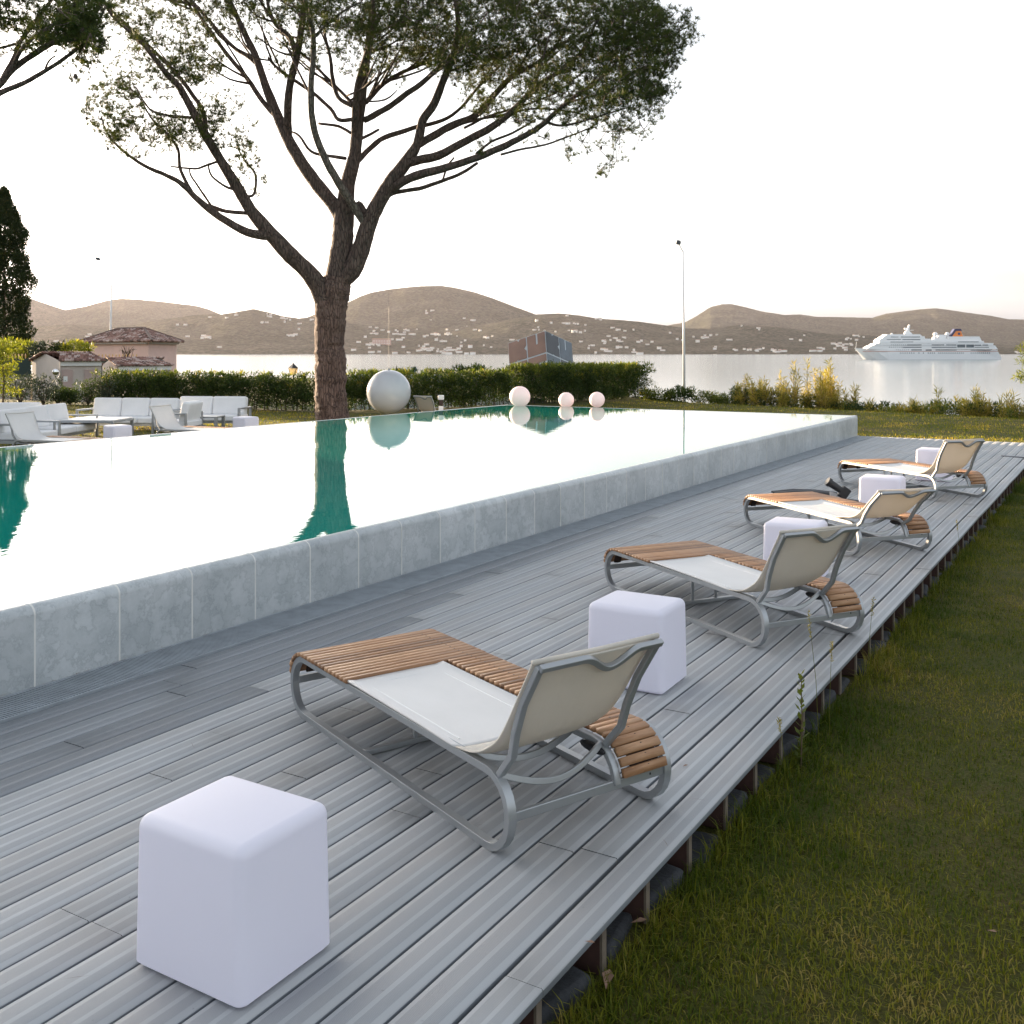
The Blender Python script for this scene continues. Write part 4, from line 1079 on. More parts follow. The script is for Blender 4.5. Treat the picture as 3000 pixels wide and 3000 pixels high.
pn.add([(1088,690,9),(1045,618,12.5),(1013,569,13),(968,495,12),(934,421,11),(915,353,10),(911,256,9),(920,125,7.5),(905,46,6.5),(890,-20,6)], -2.2, 'grey')
pn.add([(920,110,5),(960,70,4),(1010,30,3),(1060,5,2.4)], -.8, 'grey')
pn.add([(1030,350,6.5),(991,350,6),(968,319,5.8),(911,268,5.4),(826,211,4.8),(786,171,4)], .9)
pn.add([(1028,390,5),(991,370,4.6),(934,362,4)], .5)
pn.add([(1013,464,5.5),(957,456,5),(911,444,4.4),(877,399,3.8),(855,387,3)], 1.0)
pn.add([(1032,310,7),(991,285,6.5),(974,228,6),(968,171,5),(950,90,4.2),(960,30,3.5)], 1.4)
pn.add([(1045,315,6),(1000,270,5.4),(960,230,5),(900,170,4.4),(850,130,4)], 1.6)
pn.add([(1068,352,10),(1100,335,9.5),(1148,307,9),(1190,275,8.5),(1228,250,8),(1279,205,7),(1319,171,6)], -1.0)
pn.add([(1072,300,7.5),(1085,285,7),(1125,245,6.5),(1171,216,6),(1228,190,5.2),(1290,150,4)], 1.5)
pn.add([(1050,470,8.5),(1063,456,8),(1114,410,7.8),(1171,387,7.4),(1228,370,6.6),(1296,353,5.6),(1353,313,4.6),(1410,245,3.8),(1472,188,3)], 1.8)
pn.add([(1222,425,12),(1250,410,11.5),(1319,370,11),(1387,342,10.5),(1433,296,9.5),(1478,245,8.5),(1512,216,7.5),(1569,188,6),(1640,130,4.5)], 1.2)
pn.add([(1190,480,13),(1230,468,13),(1285,455,12.5),(1370,410,11.5),(1444,370,10.5),(1501,325,9.5),(1547,279,8.5),(1592,239,7.2),(1655,199,5.6),(1720,140,4.4)], -1.6, n=10)
pn.add([(1150,555,13),(1180,532,13),(1228,512,12.8),(1313,490,11.5),(1399,461,10.5),(1467,433,10),(1535,399,9),(1592,364,8),(1621,336,7.2),(1683,285,6.2),(1769,222,4.8),(1854,125,3.4)], -3.2, n=10)
pn.add([(1140,572,7),(1165,562,6.5),(1228,552,6),(1296,530,5.5),(1353,507,5),(1399,478,4.4)], .8)
pn.add([(1467,453,3.6),(1524,438,3.3),(1598,424,3),(1683,393,2.4),(1740,372,2)], .6)
pn.add([(1330,370,4),(1390,352,4),(1460,340,3.6),(1495,330,3.4),(1570,318,3),(1655,325,2.6),(1740,342,2)], .9)
pn.add([(1609,360,4.2),(1640,368,3.8),(1683,362,3.4),(1769,336,2.8),(1830,318,2)], -.8)
pn.add([(1296,530,3),(1310,490,3),(1330,462,2.6)], .4)
pn.add([(1360,375,4),(1420,345,3.8),(1480,325,3.5),(1560,300,3),(1640,265,2.6),(1700,215,2.2)], 1.4)
pn.add([(1085,655,10),(1055,600,9.5),(1046,606,9)], 0)
pn.add([(1395,450,4),(1440,415,4),(1500,390,3.6),(1570,350,3)], 1.2)
pn.add([(1030,412,5),(1060,405,5),(1110,380,4)], 1.2)
for k in range(85):   # secondary ascending branches within the crown
    bx, by, bd, br = random.choice([n for n in pn.nodes if n[1] < 300 and n[3] > 4 and n[0] > 560])
    s_ = 1 if bx > 1000 else -1; L_ = random.uniform(90, 230); an = random.uniform(20, 75)
    x1 = bx+s_*math.cos(R(an))*L_; y1 = by-math.sin(R(an))*L_
    pn.add([(bx, by, min(4.2, br*.6)), ((bx+x1)/2+random.uniform(-10, 10), (by+y1)/2+12, 2.8), (x1, y1, 1.5)], random.uniform(-2.2, 2.2), sub=3)
pc_ = W(966, 1000, D0)
for i_, v_ in enumerate(pn.trunk.v):
    dr = Vector((v_.x-pc_.x, v_.y-pc_.y, 0)).normalized()
    pn.trunk.v[i_] = v_+dr*(.035*mnoise.noise(v_*1.9)+.022*mnoise.noise(v_*6)+.012*mnoise.noise(Vector((v_.x*22, v_.y*22, v_.z*5))))
to_local(build_fast('trunk', pn.trunk, M['bark']), e)
to_local(build_fast('limbs', pn.limb, M['limb']), e)
to_local(build_fast('bare_limb', pn.grey, M['limbgrey']), e)
blobs = [(1480,70,430,150,1180),(1700,120,270,200,980),(1230,40,300,130,560),(1880,150,110,150,190),(1000,-10,300,110,420),(1640,280,300,90,340),(1810,330,140,70,75),(1700,430,70,40,14),(1800,480,40,20,6),(1770,500,30,25,6),
 (1960,90,90,70,75),(1930,200,60,110,70),(1840,400,60,50,16),(1920,300,40,50,14),(1560,390,60,30,10),(500,50,190,100,330),(580,190,80,60,105),(450,215,140,85,130),(330,320,85,80,115),(420,395,130,70,115),(560,380,100,60,85),(680,385,80,55,38),(610,320,70,40,35),(740,520,45,55,16),(700,450,60,50,25),
 (800,40,200,100,170),(960,110,110,80,40),(700,300,60,40,8),(1400,190,150,60,160),(1290,150,120,50,90),(1150,190,90,60,40),(1500,330,120,40,30),(1420,430,40,25,8),(1050,160,90,70,50),(860,180,80,60,30),
 (1100,-260,950,190,750)]
pn.finish(e, blobs, seed=5)
# second pine, its crown entering at the top left
p2 = Pine(17.0); b0 = W(-520, 1260, 17.0)
e2 = empty('umbrella_pine', (b0.x, b0.y, GR), 0, 'second pine whose branches enter at the top left corner', 'pine tree')
p2.add([(-520,1360,60),(-515,1200,52),(-500,1000,48),(-480,800,46),(-440,640,40)], 0, 'trunk', n=16)
p2.add([(-440,640,30),(-330,500,24),(-200,400,18),(-80,310,14),(0,245,11),(40,200,9.5),(90,165,9),(160,120,8.4),(230,80,7.6),(290,20,6.4),(315,-30,5)], 0, n=10)
p2.add([(-80,325,9),(0,272,8.5),(60,248,7.6),(120,215,6.6),(190,170,5.6),(250,120,4.6),(290,60,3.4),(310,20,2.6)], -.8)
p2.add([(0,245,8),(28,195,7.6),(45,160,7),(60,120,6.4),(105,60,5.6),(150,0,4.8),(180,-50,4)], 1.0)
p2.add([(35,205,6),(60,150,5.6),(110,100,5),(170,60,4.4),(230,0,3.8)], -.9)
p2.add([(130,210,3.4),(142,180,3),(160,165,2.4)], .3)
p2.add([(-440,640,30),(-480,420,22),(-420,200,16),(-300,0,12),(-200,-150,9)], 1.5)
p2.add([(60,125,4.5),(0,140,4),(-60,150,3)], .5); p2.add([(50,140,3.4),(90,132,3),(150,118,2.6)], .6); p2.add([(40,60,4),(0,50,3.4),(-60,60,3)], .5)
to_local(build_fast('trunk', p2.trunk, M['bark']), e2); to_local(build_fast('limbs', p2.limb, M['limb']), e2)
p2.finish(e2, [(90,20,230,80,260),(20,110,130,60,60),(200,100,90,60,90),(265,140,50,60,34),(230,210,40,40,10),(240,60,70,60,90),(-250,-50,300,200,380),(-350,250,200,120,80)], seed=8)
# ------------------------------------------------------------------ hanging ball, bollard, floats
q = W(1139, 1148, 22.6); rb = 64.5*22.6/F
e = empty('hanging_ball', (q.x, q.y, q.z-rb), 0, 'big glossy pale grey ball hanging on a thin wire from the pine', 'ball lamp')
mb = MB(); mb.ell((0, 0, rb), (rb, rb, rb), 48, 32); mb.build('globe', simple('glossy_grey_plastic', (.50, .50, .525), .16, .03, 2), e, smooth=True)
mb = MB(); mb.tube([(0, 0, 2*rb), (0, 0, H+(CY-600)*22.6/F-(q.z-rb))], .002, 6); mb.build('wire', M['dark'], e)
mb = MB(); mb.tube([(0, 0, 2*rb-.01), (0, 0, 2*rb+.03)], .03, 10); mb.build('cap', M['alu'], e)
fl = simple('float_plastic', (.76, .60, .57), .5, .02)
fl.node_tree.nodes['Principled BSDF'].inputs['Emission Color'].default_value = (1, .72, .67, 1); fl.node_tree.nodes['Principled BSDF'].inputs['Emission Strength'].default_value = .09
f0 = None
for (px, py, D_, r_, lab) in [(1523, 1162, 24.05, .245, 'largest pinkish white floating ball lamp at the far corner of the pool'), (1659, 1172, 23.9, .18, 'middle floating ball lamp on the far edge of the pool'), (1749, 1171, 23.75, .18, 'rightmost floating ball lamp on the far edge of the pool')]:
    q = W(px, py, D_); mb = MB(); mb.ell((0, 0, 0), (r_, r_, r_), 40, 26); o = mb.build('floating_ball', fl, smooth=True); o.location = q
    tag(o, lab, 'ball lamp', 'floating ball lamps in the pool')
q = W(1292, 1180, 23.3); e = empty('bollard_light', (q.x, q.y, 0), TH, 'short square garden bollard light with white cap and dark band', 'lamp')
zt = H+(CY-1154)*23.3/F
mb = MB(); mb.box((0, 0, zt/2-.14), (.10, .10, zt-.28)); mb.build('post', M['cush'], e, bevel=.004)
mb = MB(); mb.box((0, 0, zt-.2), (.085, .085, .13)); mb.build('lens', simple('dark_amber', (.05, .03, .025), .2), e)
mb = MB(); mb.box((0, 0, zt-.08), (.13, .13, .1)); mb.build('cap', M['white'], e, bevel=.01)
# ------------------------------------------------------------------ poles and lantern
def pole(px0, ybase, px1, ytop, D_, hx, hy, lab, r0=.075):
    b = W(px0, ybase, D_); t = W(px1, ytop, D_); z0 = min(b.z, GR)-.6
    e = empty('lamp_post', (b.x, b.y, z0), 0, lab, 'lamp post')
    mb = MB(); mb.tube([Vector((0, 0, 0)), Vector((t.x-b.x, t.y-b.y, t.z-z0))], [r0, r0*.45], 12); mb.build('post', M['white'], e, smooth=True)
    h = W(hx, hy, D_)
    mb = MB(); mb.tube([Vector((t.x-b.x, t.y-b.y, t.z-z0-.05)), Vector((h.x-b.x, h.y-b.y, h.z-z0))], [.035, .025], 8); mb.build('arm', M['white'], e)
    mb = MB(); Mh = Matrix.Translation(Vector((h.x-b.x, h.y-b.y, h.z-z0))) @ Matrix.Rotation(TH, 4, 'Z') @ Matrix.Rotation(R(15), 4, 'Y')
    mb.box((0, 0, 0), (.22, .3, .16), M=Mh); mb.box((-.02, 0, .09), (.16, .24, .04), M=Mh); mb.build('lamp_head', simple('grey_housing', (.06, .07, .085), .4), e, bevel=.04)
pole(2005, 1165, 2001, 735, 50, 1987, 711, 'tall white lamp post standing on the shore right of the pool')
pole(320, 975, 328, 775, 62, 287, 759, 'tall white lamp post behind the pink house')
q = W(859, 1098, 40); e = empty('lantern', (q.x, q.y, -.9), TH, 'old style street lantern lit by the sun, peeking over the hedge left of the trunk', 'lamp')
zb = q.z+.9
mb = MB(); mb.tube([(0, 0, 0), (0, 0, zb)], .035, 8); mb.build('post', M['dark'], e)
mb = MB(); mb.prism([(-.09, 0), (.09, 0), (.15, .26), (-.15, .26)], -.12, .12); o = mb.build('glass', simple('warm_glass', (.9, .78, .55), .2, trans=.6), e); o.location = (0, 0, zb)
mb = MB(); mb.tube([(0, 0, zb+.26), (0, 0, zb+.30), (0, 0, zb+.40), (0, 0, zb+.46)], [.2, .17, .05, .015], 4); mb.build('roof', M['dark'], e)
mb = MB()
for sx in (-1, 1):
    for sy in (-1, 1): mb.tube([(sx*.09, sy*.12, zb), (sx*.15, sy*.12, zb+.26)], .012, 4)
mb.build('cage', M['dark'], e)
# ------------------------------------------------------------------ tilted letter cube
s_px = 139.0; Dc = 42.0; sc_ = Dc/F
ax_ = Vector((-110, 0, -36)); bx_ = Vector((85, 0, -35)); cx_ = Vector((10, 0, -129))
def fix(v, sgn):
    v = v/s_px; dd = math.sqrt(max(0, 1-v.x**2-v.z**2)); return Vector((v.x, sgn*dd, v.z))
a1 = fix(ax_, 1); b1 = fix(bx_, 1); c1_ = a1.cross(b1); 
if c1_.z > 0: c1_ = -c1_
b1 = (b1-a1*a1.dot(b1)).normalized(); c1_ = a1.cross(b1).normalized()
if c1_.z > 0: c1_ = -c1_
Rz = Matrix.Rotation(TH, 3, 'Z'); A3, B3, C3 = Rz @ a1, Rz @ b1, Rz @ c1_
side = s_px*sc_; org = W(1597, 968, Dc)
low = org+(A3+B3+C3)*side
e = empty('letter_cube', (low.x, low.y, min(low.z, GR)), 0, 'tilted metal cube sculpture with cut letters, faces coloured for warm light and sky reflection', 'sculpture')
warm_tint = simple('warm_tint_panel', (.235, .135, .10), .55, .25, 1.2, bmp=.2); sky_tint = simple('sky_tint_panel', (.10, .125, .155), .35, .25, 1.2); sky_tint_dark = simple('dark_sky_tint_panel', (.055, .06, .07), .4, .25, 1.2); line_ = simple('pale_core', (.5, .54, .58), .5, .05)  # left face painted with warm light, right face with reflected sky
cc = org+(A3+B3+C3)*side/2
def world_box(mb, o, u, v, w, du, dv, dw):
    vs = []
    for k in (0, 1):
        for (i, j) in ((0, 0), (1, 0), (1, 1), (0, 1)): vs.append(o+u*du*i+v*dv*j+w*dw*k)
    mb.add(vs, [(0, 1, 2, 3), (7, 6, 5, 4), (0, 4, 5, 1), (1, 5, 6, 2), (2, 6, 7, 3), (3, 7, 4, 0)])
mb = MB(); k_ = .012; world_box(mb, org+(A3+B3+C3)*k_, A3, B3, C3, side-2*k_, side-2*k_, side-2*k_); to_local(mb.build('core', line_), e)
# panels: polygons in face coordinates (0..2 , 0..2), x from the shared edge outwards
def panel(face, poly, mat, name='letter_panel'):
    U = A3 if face == 'L' else B3; Nn = -B3 if face == 'L' else -A3
    if Nn.dot(org-cc) < 0: Nn = -Nn
    mb = MB(); n = len(poly); o0 = org+Nn*(-k_)
    vs = [o0+U*side*x/2+C3*side*y/2 for x, y in poly]; vs += [v+Nn*(k_+.006) for v in vs]
    mb.add(vs, [list(range(n)), list(range(2*n-1, n-1, -1))]+[(i, i+n, (i+1) % n+n, (i+1) % n) for i in range(n)]); to_local(mb.build(name, mat), e)
g = .035
# left face runs outwards to the left: first column (next to the edge) U, second K
def fl_(poly): return poly
Kp = lambda x0: [(x0+g, g), (x0+.36, g), (x0+.42, .13), (x0+.5, .0+g), (x0+1-g, g), (x0+1-g, 1-g), (x0+.58, 1-g), (x0+.44, .86), (x0+.5, 1-g), (x0+g, 1-g), (x0+g, .62), (x0+.15, .5), (x0+g, .38)]
Kr = lambda x0: [(x0+g, g), (x0+.44, g), (x0+.48, .13), (x0+.58, g), (x0+1-g, g), (x0+1-g, .40), (x0+.85, .5), (x0+1-g, .62), (x0+1-g, 1-g), (x0+.58, 1-g), (x0+.52, .86), (x0+.50, 1-g), (x0+g, 1-g)]
Up = lambda x0: [(x0+g, g), (x0+.42, g), (x0+.42, .5), (x0+.52, .5), (x0+.52, g), (x0+1-g, g), (x0+1-g, 1-g), (x0+g, 1-g)]
panel('L', Up(0), warm_tint); panel('L', Kp(1), warm_tint)
panel('L', [(g, 1+g), (1-g, 1+g), (1-g, 2-g), (g, 2-g), (g, 1.72), (.42, 1.72), (.42, 1.62), (g, 1.62), (g, 1.45), (.42, 1.45), (.42, 1.34), (g, 1.34)], warm_tint)
panel('L', [(1+g, 1+g), (2-g, 1+g), (2-g, 2-g), (1+g, 2-g)], warm_tint)
panel('R', Kr(0), sky_tint_dark); panel('R', Up(1), sky_tint)
panel('R', [(g, 1+g), (1-g, 1+g), (1-g, 2-g), (g, 2-g)], sky_tint); panel('R', [(1+g, 1+g), (2-g, 1+g), (2-g, 2-g), (1+g, 2-g)], sky_tint_dark)
U = B3; Nn = -A3 if (-A3).dot(org-cc) > 0 else A3
mb = MB(); q = org+U*side*.25+C3*side*.69+Nn*.008; mb.box((0, 0, 0), (.07, .02, .09)); o = mb.build('hole', line_); o.location = q; 
o.rotation_euler = Nn.to_track_quat('-Y', 'Z').to_euler(); bpy.context.view_layer.update(); to_local(o, e)
mb = MB(); mb.box((0, 0, -.3), (.5, .5, .7)); o = mb.build('plinth', M['conc']); o.location = (low.x, low.y, low.z-.1); bpy.context.view_layer.update(); to_local(o, e)
# ------------------------------------------------------------------ lawn furniture
cu = M['cush']; al = M['alu']
def sofa(center, rz, w, lab, cushions=2, armless=None, d=.78):
    e = empty('garden_sofa', (center.x, center.y, 0), rz, lab, 'sofa', 'white cushioned garden sofas')
    # local: x width, front towards -y
    for sx in (-1, 1):
        fr = MB(); x = sx*(w/2-.03)
        fr.bar([(x, -d/2, 0), (x, -d/2, .42), (x, d/2-.1, .42), (x, d/2-.1, .0)], .06, .04, (1, 0, 0)); fr.build('arm_frame', al, e, bevel=.004)
    fr = MB(); fr.box((0, 0, .12), (w-.06, d-.06, .05)); fr.build('seat_frame', al, e)
    iw = w-.16; cw = iw/cushions
    for i in range(cushions):
        x = -iw/2+cw*(i+.5)
        c_ = MB(); c_.box((x, -.04, .21), (cw-.012, d-.06, .13)); c_.build('seat_cushion', cu, e, bevel=.03, seg=3)
        c_ = MB(); c_.box((0, 0, 0), (cw-.008, .17, .42)); o = c_.build('back_cushion', cu, e, bevel=.045, seg=4); o.location = (x, d/2-.16, .45); o.rotation_euler = (R(-12), 0, 0)
    return e
def gp(px, D_): return W(px, 1200, D_)
sofa(gp(614, 22.9), TH+R(-6), 1.72, 'two seat white sofa with grey frame, the one nearest the pine trunk')
sofa(gp(385, 22.1), TH+R(-7), 2.1, 'wide white garden sofa behind the low white coffee table', 3)
sofa(gp(528, 20.9), TH+R(-95), .9, 'single armchair end of the seating group, behind the right hand lounger', 1)
sofa(gp(70, 17.9), TH+R(82), .95, 'white armchair seen from the side at the far left', 1)
sofa(gp(165, 19.3), TH+R(88), 1.8, 'white sofa seen end on, left of the low coffee table', 2)
sofa(gp(-20, 20.0), TH+R(10), 1.8, 'white sofa cut off by the left edge of the photo', 2)
q = gp(283, 20.0); e = empty('coffee_table', (q.x, q.y, 0), TH+R(-4), 'low white topped coffee table with grey legs between the white sofas', 'table')
for i in range(2):
    mb = MB(); mb.box((0, -.22+.44*i, .355), (1.06, .42, .02)); mb.build('table_top', M['white'], e)
mb = MB(); mb.box((0, 0, .325), (1.10, .9, .035)); mb.build('apron', al, e)
for sx in (-1, 1):
    for sy in (-1, 1): mb = MB(); mb.box((sx*.52, sy*.42, .155), (.05, .05, .31)); mb.build('leg', al, e)
q = gp(600, 21.6); e = empty('coffee_table', (q.x, q.y, 0), TH+R(-4), 'second low grey table, in front of the two seat sofa', 'table')
mb = MB(); mb.box((0, 0, .30), (.7, .5, .03)); mb.build('table_top', al, e)
for sx in (-1, 1):
    for sy in (-1, 1): mb = MB(); mb.box((sx*.32, sy*.22, .145), (.06, .05, .28)); mb.build('leg', al, e)
for (px, py, D_, lab) in [(345, 1242, 17.6, 'white cube stool on the lawn at the corner of the low white coffee table'), (720, 1216, 19.9, 'white cube stool on the lawn right of the two seat sofa')]:
    q = W(px, py, D_); o = copy_tree(c1); o.location = (q.x, q.y, 0); o.rotation_euler = (0, 0, R(-12 if px < 500 else -8)); tag(o, lab, 'stool', 'white cube stools on the lawn')
# ------------------------------------------------------------------ reeds and shore plants
def reed_clump(px, D_, hpx, wpx, lab, dense=30, lowmat='oleander', tall=True):
    q = W(px, 1200, D_); zg = ground_z(q.x, q.y); e = empty('reed_clump' if tall else 'shore_bush', (q.x, q.y, zg), TH, lab, 'reeds' if tall else 'bush')
    wd = wpx*D_/F*1.45; hh = hpx*D_/F*(1.28 if tall else 1); st = MB(); cen = []; rad = []
    yb = CY+(H-zg)*F/D_
    if tall:
        for _ in range(dense):
            x = random.uniform(-.5, .5)*wd; y = random.uniform(-.5, .5); h_ = hh*(.42+.58*random.random()**1.6); lean = random.uniform(-.12, .12)*h_
            st.tube([(x, y, 0), (x+lean*.4, y, h_*.6), (x+lean, y, h_)], [.012, .009, .004], 4)
            for q2 in range(5): t = .45+.55*q2/4; cen.append((x+lean*t, y, h_*t)); rad.append((.07, .07, .14))
        st.build('stalks', M['reed'], e) if False else build_fast('stalks', st, M['stem']).__setattr__('parent', e)
        leaf_cloud(cen, rad, 22, .20, .022, 'foliage', M['reed'], e, up=1.2)
    lo_h = min(hh*.8, .92) if tall else hh
    n = max(18, int(wd*34)); cen = [(random.uniform(-.5, .5)*wd, random.uniform(-.4, .4), random.uniform(.05, lo_h*.8)) for _ in range(n)]
    leaf_cloud(cen, np.tile([.15, .15, .16], (n, 1)), 42, .12, .03, 'leaves', M[lowmat if random.random() < .6 else 'hedge'], e, up=1.0)
for (px, D_, h, w, lab, dn) in [(2190, 36.5, 75, 60, 'leaning golden reeds at the left end of the reed bed', 9), (2255, 36, 100, 80, 'golden reeds left of the tallest reed clump', 16),
      (2365, 35.5, 128, 120, 'tallest golden reed clump, in front of the sea left of the ship', 34), (2455, 35, 108, 70, 'golden reeds with a dark curled stalk, just right of the tallest clump', 14),
      (2505, 34.4, 66, 70, 'short reeds filling the gap right of the dark curled stalk', 7), (2560, 33.8, 70, 110, 'low reeds below the bow of the ship', 6), (2640, 33, 60, 70, 'sparse low reeds below the middle of the ship', 6), (2700, 32.5, 78, 70, 'reed clump below the funnel of the ship', 9),
      (2790, 31.5, 90, 90, 'thin reeds with one tall stalk below the stern of the ship', 10), (2890, 30.8, 95, 90, 'pale feathery reeds right of the ship', 16), (2975, 30.2, 92, 80, 'pale feathery reeds at the right edge of the photo', 16), (3060, 29.8, 90, 80, 'reeds just past the right edge', 12)]:
    reed_clump(px, D_, h, w, lab, dn)
for (px, D_, h, w, lab) in [(1925, 37.5, 16, 60, 'small sunlit bush beside the end of the thick hedge'), (1985, 37.8, 28, 60, 'low sunlit bush at the foot of the right hand lamp post'), (2075, 37.5, 30, 60, 'low green bush midway between the lamp post and the reeds'), (2130, 37.2, 24, 60, 'low leafy bush at the left foot of the reed bed')]:
    reed_clump(px, D_, h+14, w, lab, 0, 'oleander', False)
q = W(3010, 1040, 26); e = empty('young_pine', (q.x, q.y, GR), TH, 'golden green pine branches poking in at the right edge above the reeds', 'tree')
cen = [(random.uniform(-.15, .5), random.uniform(-.3, .3), q.z-GR+random.uniform(-.75, .35)) for _ in range(22)]
leaf_cloud(cen, np.tile([.13, .13, .08], (22, 1)), 50, .10, .02, 'crown', M['yellowbush'], e, up=.4)
mb = MB(); mb.tube([(.35, 0, 0), (.35, 0, q.z-GR+.4)], [.05, .02], 6); mb.build('trunk', M['stem'], e)
# ------------------------------------------------------------------ ship
Dsh = (H-SEA)*F/19.6; u = Dsh/F; wl = W(2504, 1052.6, Dsh)
e = empty('cruise_ship', (wl.x, wl.y, SEA), TH-R(4), 'white cruise ship with orange and blue funnel anchored on the bay', 'ship')
K = u*.238095  # metres per zoom pixel
def X(z): return (z-100)*K
def Z(z): return (514-z)*K
shw = simple('ship_white', (.80, .80, .80), .4, .02); win = simple('ship_window', (.10, .13, .15), .2, .2, .5); shr = simple('ship_red', (.42, .10, .05), .5); org_ = simple('funnel_orange', (.75, .22, .04), .5); blu = simple('funnel_blue', (.015, .02, .09), .5)
BW = 11.5
def loft(secs, name, mat, parent):
    """secs: (x, z0, z1, half-width0, half-width1)"""
    mb = MB(); n = len(secs); vs = []
    for x0, x1, z0, z1, w0, w1 in secs: vs += [(x0, -w0, z0), (x0, w0, z0), (x1, w1, z1), (x1, -w1, z1)]
    fs = [(0, 1, 2, 3), ((n-1)*4+3, (n-1)*4+2, (n-1)*4+1, (n-1)*4)]
    for i in range(n-1):
        for q in range(4): fs.append((i*4+q, (i+1)*4+q, (i+1)*4+(q+1) % 4, i*4+(q+1) % 4))
    mb.add(vs, fs); return mb.build(name, mat, parent)
loft([(X(215), X(98), -1, Z(376), .1, .3), (X(240), X(170), -1, Z(378), 3, 6), (X(330), X(280), -1, Z(382), 8, 10), (X(480), X(450), -1, Z(390), BW, BW), (X(1500), X(1500), -1, Z(400), BW, BW), (X(1825), X(1758), -1, Z(400), 8, 9.5)], 'hull', shw, e)
def dk(x0, x1, z0, z1, w=BW-.5, name='deck_house', taper=0, tr=0):
    mb = MB(); mb.prism([(X(x0), Z(z0)), (X(x1), Z(z0)), (X(x1-tr), Z(z1)), (X(x0+taper), Z(z1))], -w, w); return mb.build(name, shw, e)
dk(205, 1758, 392, 345, taper=70, tr=34); dk(285, 1710, 352, 318, taper=40, tr=12); dk(350, 1290, 325, 296, taper=20); dk(1290, 1600, 322, 290, tr=10)
dk(352, 990, 300, 262, BW-1.5, taper=25, tr=10); dk(385, 910, 268, 232, BW-2, taper=40, tr=12); dk(430, 880, 236, 208, BW-3, taper=30, tr=30)
dk(985, 1300, 300, 276, BW-2, taper=10); dk(1185, 1580, 296, 236, BW-2.5, tr=30); dk(1030, 1190, 284, 260, BW-4); dk(1095, 1180, 262, 212, 4); dk(1040, 1090, 262, 240, 3)
dk(1580, 1710, 326, 316, BW-1, 'deck_house')
for x in (1065, 1210):
    mb = MB(); mb.ell((X(x), 0, Z(208)), (27*K, 27*K, 27*K), 20, 14); mb.build('radome', shw, e, smooth=True)
    mb = MB(); mb.tube([(X(x), 0, Z(262)), (X(x), 0, Z(225))], 10*K, 8); mb.build('radome_stand', shw, e)
mb = MB(); mb.prism([(X(1240), Z(236)), (X(1382), Z(236)), (X(1352), Z(150)), (X(1290), Z(150))], -3, 3); f_ = mb.build('funnel', org_, e)
mb = MB(); mb.prism([(X(1228), Z(236)), (X(1252), Z(236)), (X(1300), Z(168)), (X(1372), Z(168)), (X(1358), Z(142)), (X(1284), Z(142))], -3.2, 3.2); mb.build('funnel_band', blu, e)
mb = MB(); mb.box((X(1335), -3.25, Z(202)), (28*K, .2, 26*K)); mb.build('funnel_emblem', blu, e)
mb = MB(); mb.prism([(X(690), Z(212)), (X(800), Z(212)), (X(750), Z(165)), (X(762), Z(90)), (X(748), Z(90)), (X(722), Z(160)), (X(700), Z(175))], -1.2, 1.2); mb.build('mast', shw, e)
mb = MB(); mb.box((X(770), 0, Z(157)), (70*K, 1, 5*K)); mb.build('radar_bar', shw, e)
mb = MB(); mb.ell((X(706), 0, Z(140)), (15*K, 15*K, 15*K), 14, 10); mb.build('radar_dome', shw, e, smooth=True)
mb = MB(); mb.ell((X(545), 0, Z(204)), (14*K, 14*K, 14*K), 14, 10); mb.build('radar_dome', shw, e, smooth=True)
mb = MB(); mb.tube([(X(112), 0, Z(378)), (X(122), 0, Z(296))], [3*K, 1.6*K], 6); mb.build('jackstaff', shw, e)
mb = MB(); mb.box((X(960), -BW-.02, Z(417)), (X(1760)-X(160), .12, 5*K)); mb.build('red_stripe', shr, e)
WR = [(620, 845, 242, 8, BW-1.9), (500, 590, 242, 6, BW-1.9), (635, 848, 274, 9, BW-1.45), (450, 620, 272, 6, BW-1.45), (630, 760, 302, 6, BW-.45), (490, 640, 303, 7, BW-.45), (685, 858, 338, 9, BW-.4), (635, 858, 367, 9, BW-.4), (735, 858, 399, 11, BW+.0),
      (978, 1125, 338, 9, BW-.4), (1150, 1270, 338, 9, BW-.4), (978, 1270, 368, 9, BW-.4), (905, 975, 401, 14, BW+.02), (1022, 1270, 400, 10, BW+.0), (1290, 1530, 302, 7, BW-.4), (1280, 1372, 352, 36, BW-.4), (1385, 1475, 352, 36, BW-.4), (1480, 1560, 342, 12, BW-.4), (1575, 1640, 340, 9, BW-.4), (1482, 1650, 368, 7, BW-.4), (1435, 1672, 400, 11, BW+.0)]
for x0, x1, zc, hh, w in WR:
    mb = MB(); mb.box(((X(x0)+X(x1))/2, -w-.06, Z(zc)), (X(x1)-X(x0), .16, hh*K)); mb.build('window', win, e)
for xx in list(range(610, 780, 26))+[825, 878]+list(range(935, 1015, 24))+list(range(1060, 1350, 22))+list(range(1440, 1660, 24)):
    mb = MB(); mb.box((X(xx), -BW-.06, Z(437)), (9*K, .16, 13*K)); mb.build('porthole', win, e)
for r_, zz in ((range(500, 680, 24), 338), (range(480, 640, 24), 366), (range(560, 725, 24), 398)):
    for xx in r_: mb = MB(); mb.box((X(xx), -BW+.42, Z(zz)) if zz < 390 else (X(xx), -BW-.06, Z(zz)), (8*K, .16, 9*K)); mb.build('porthole', win, e)
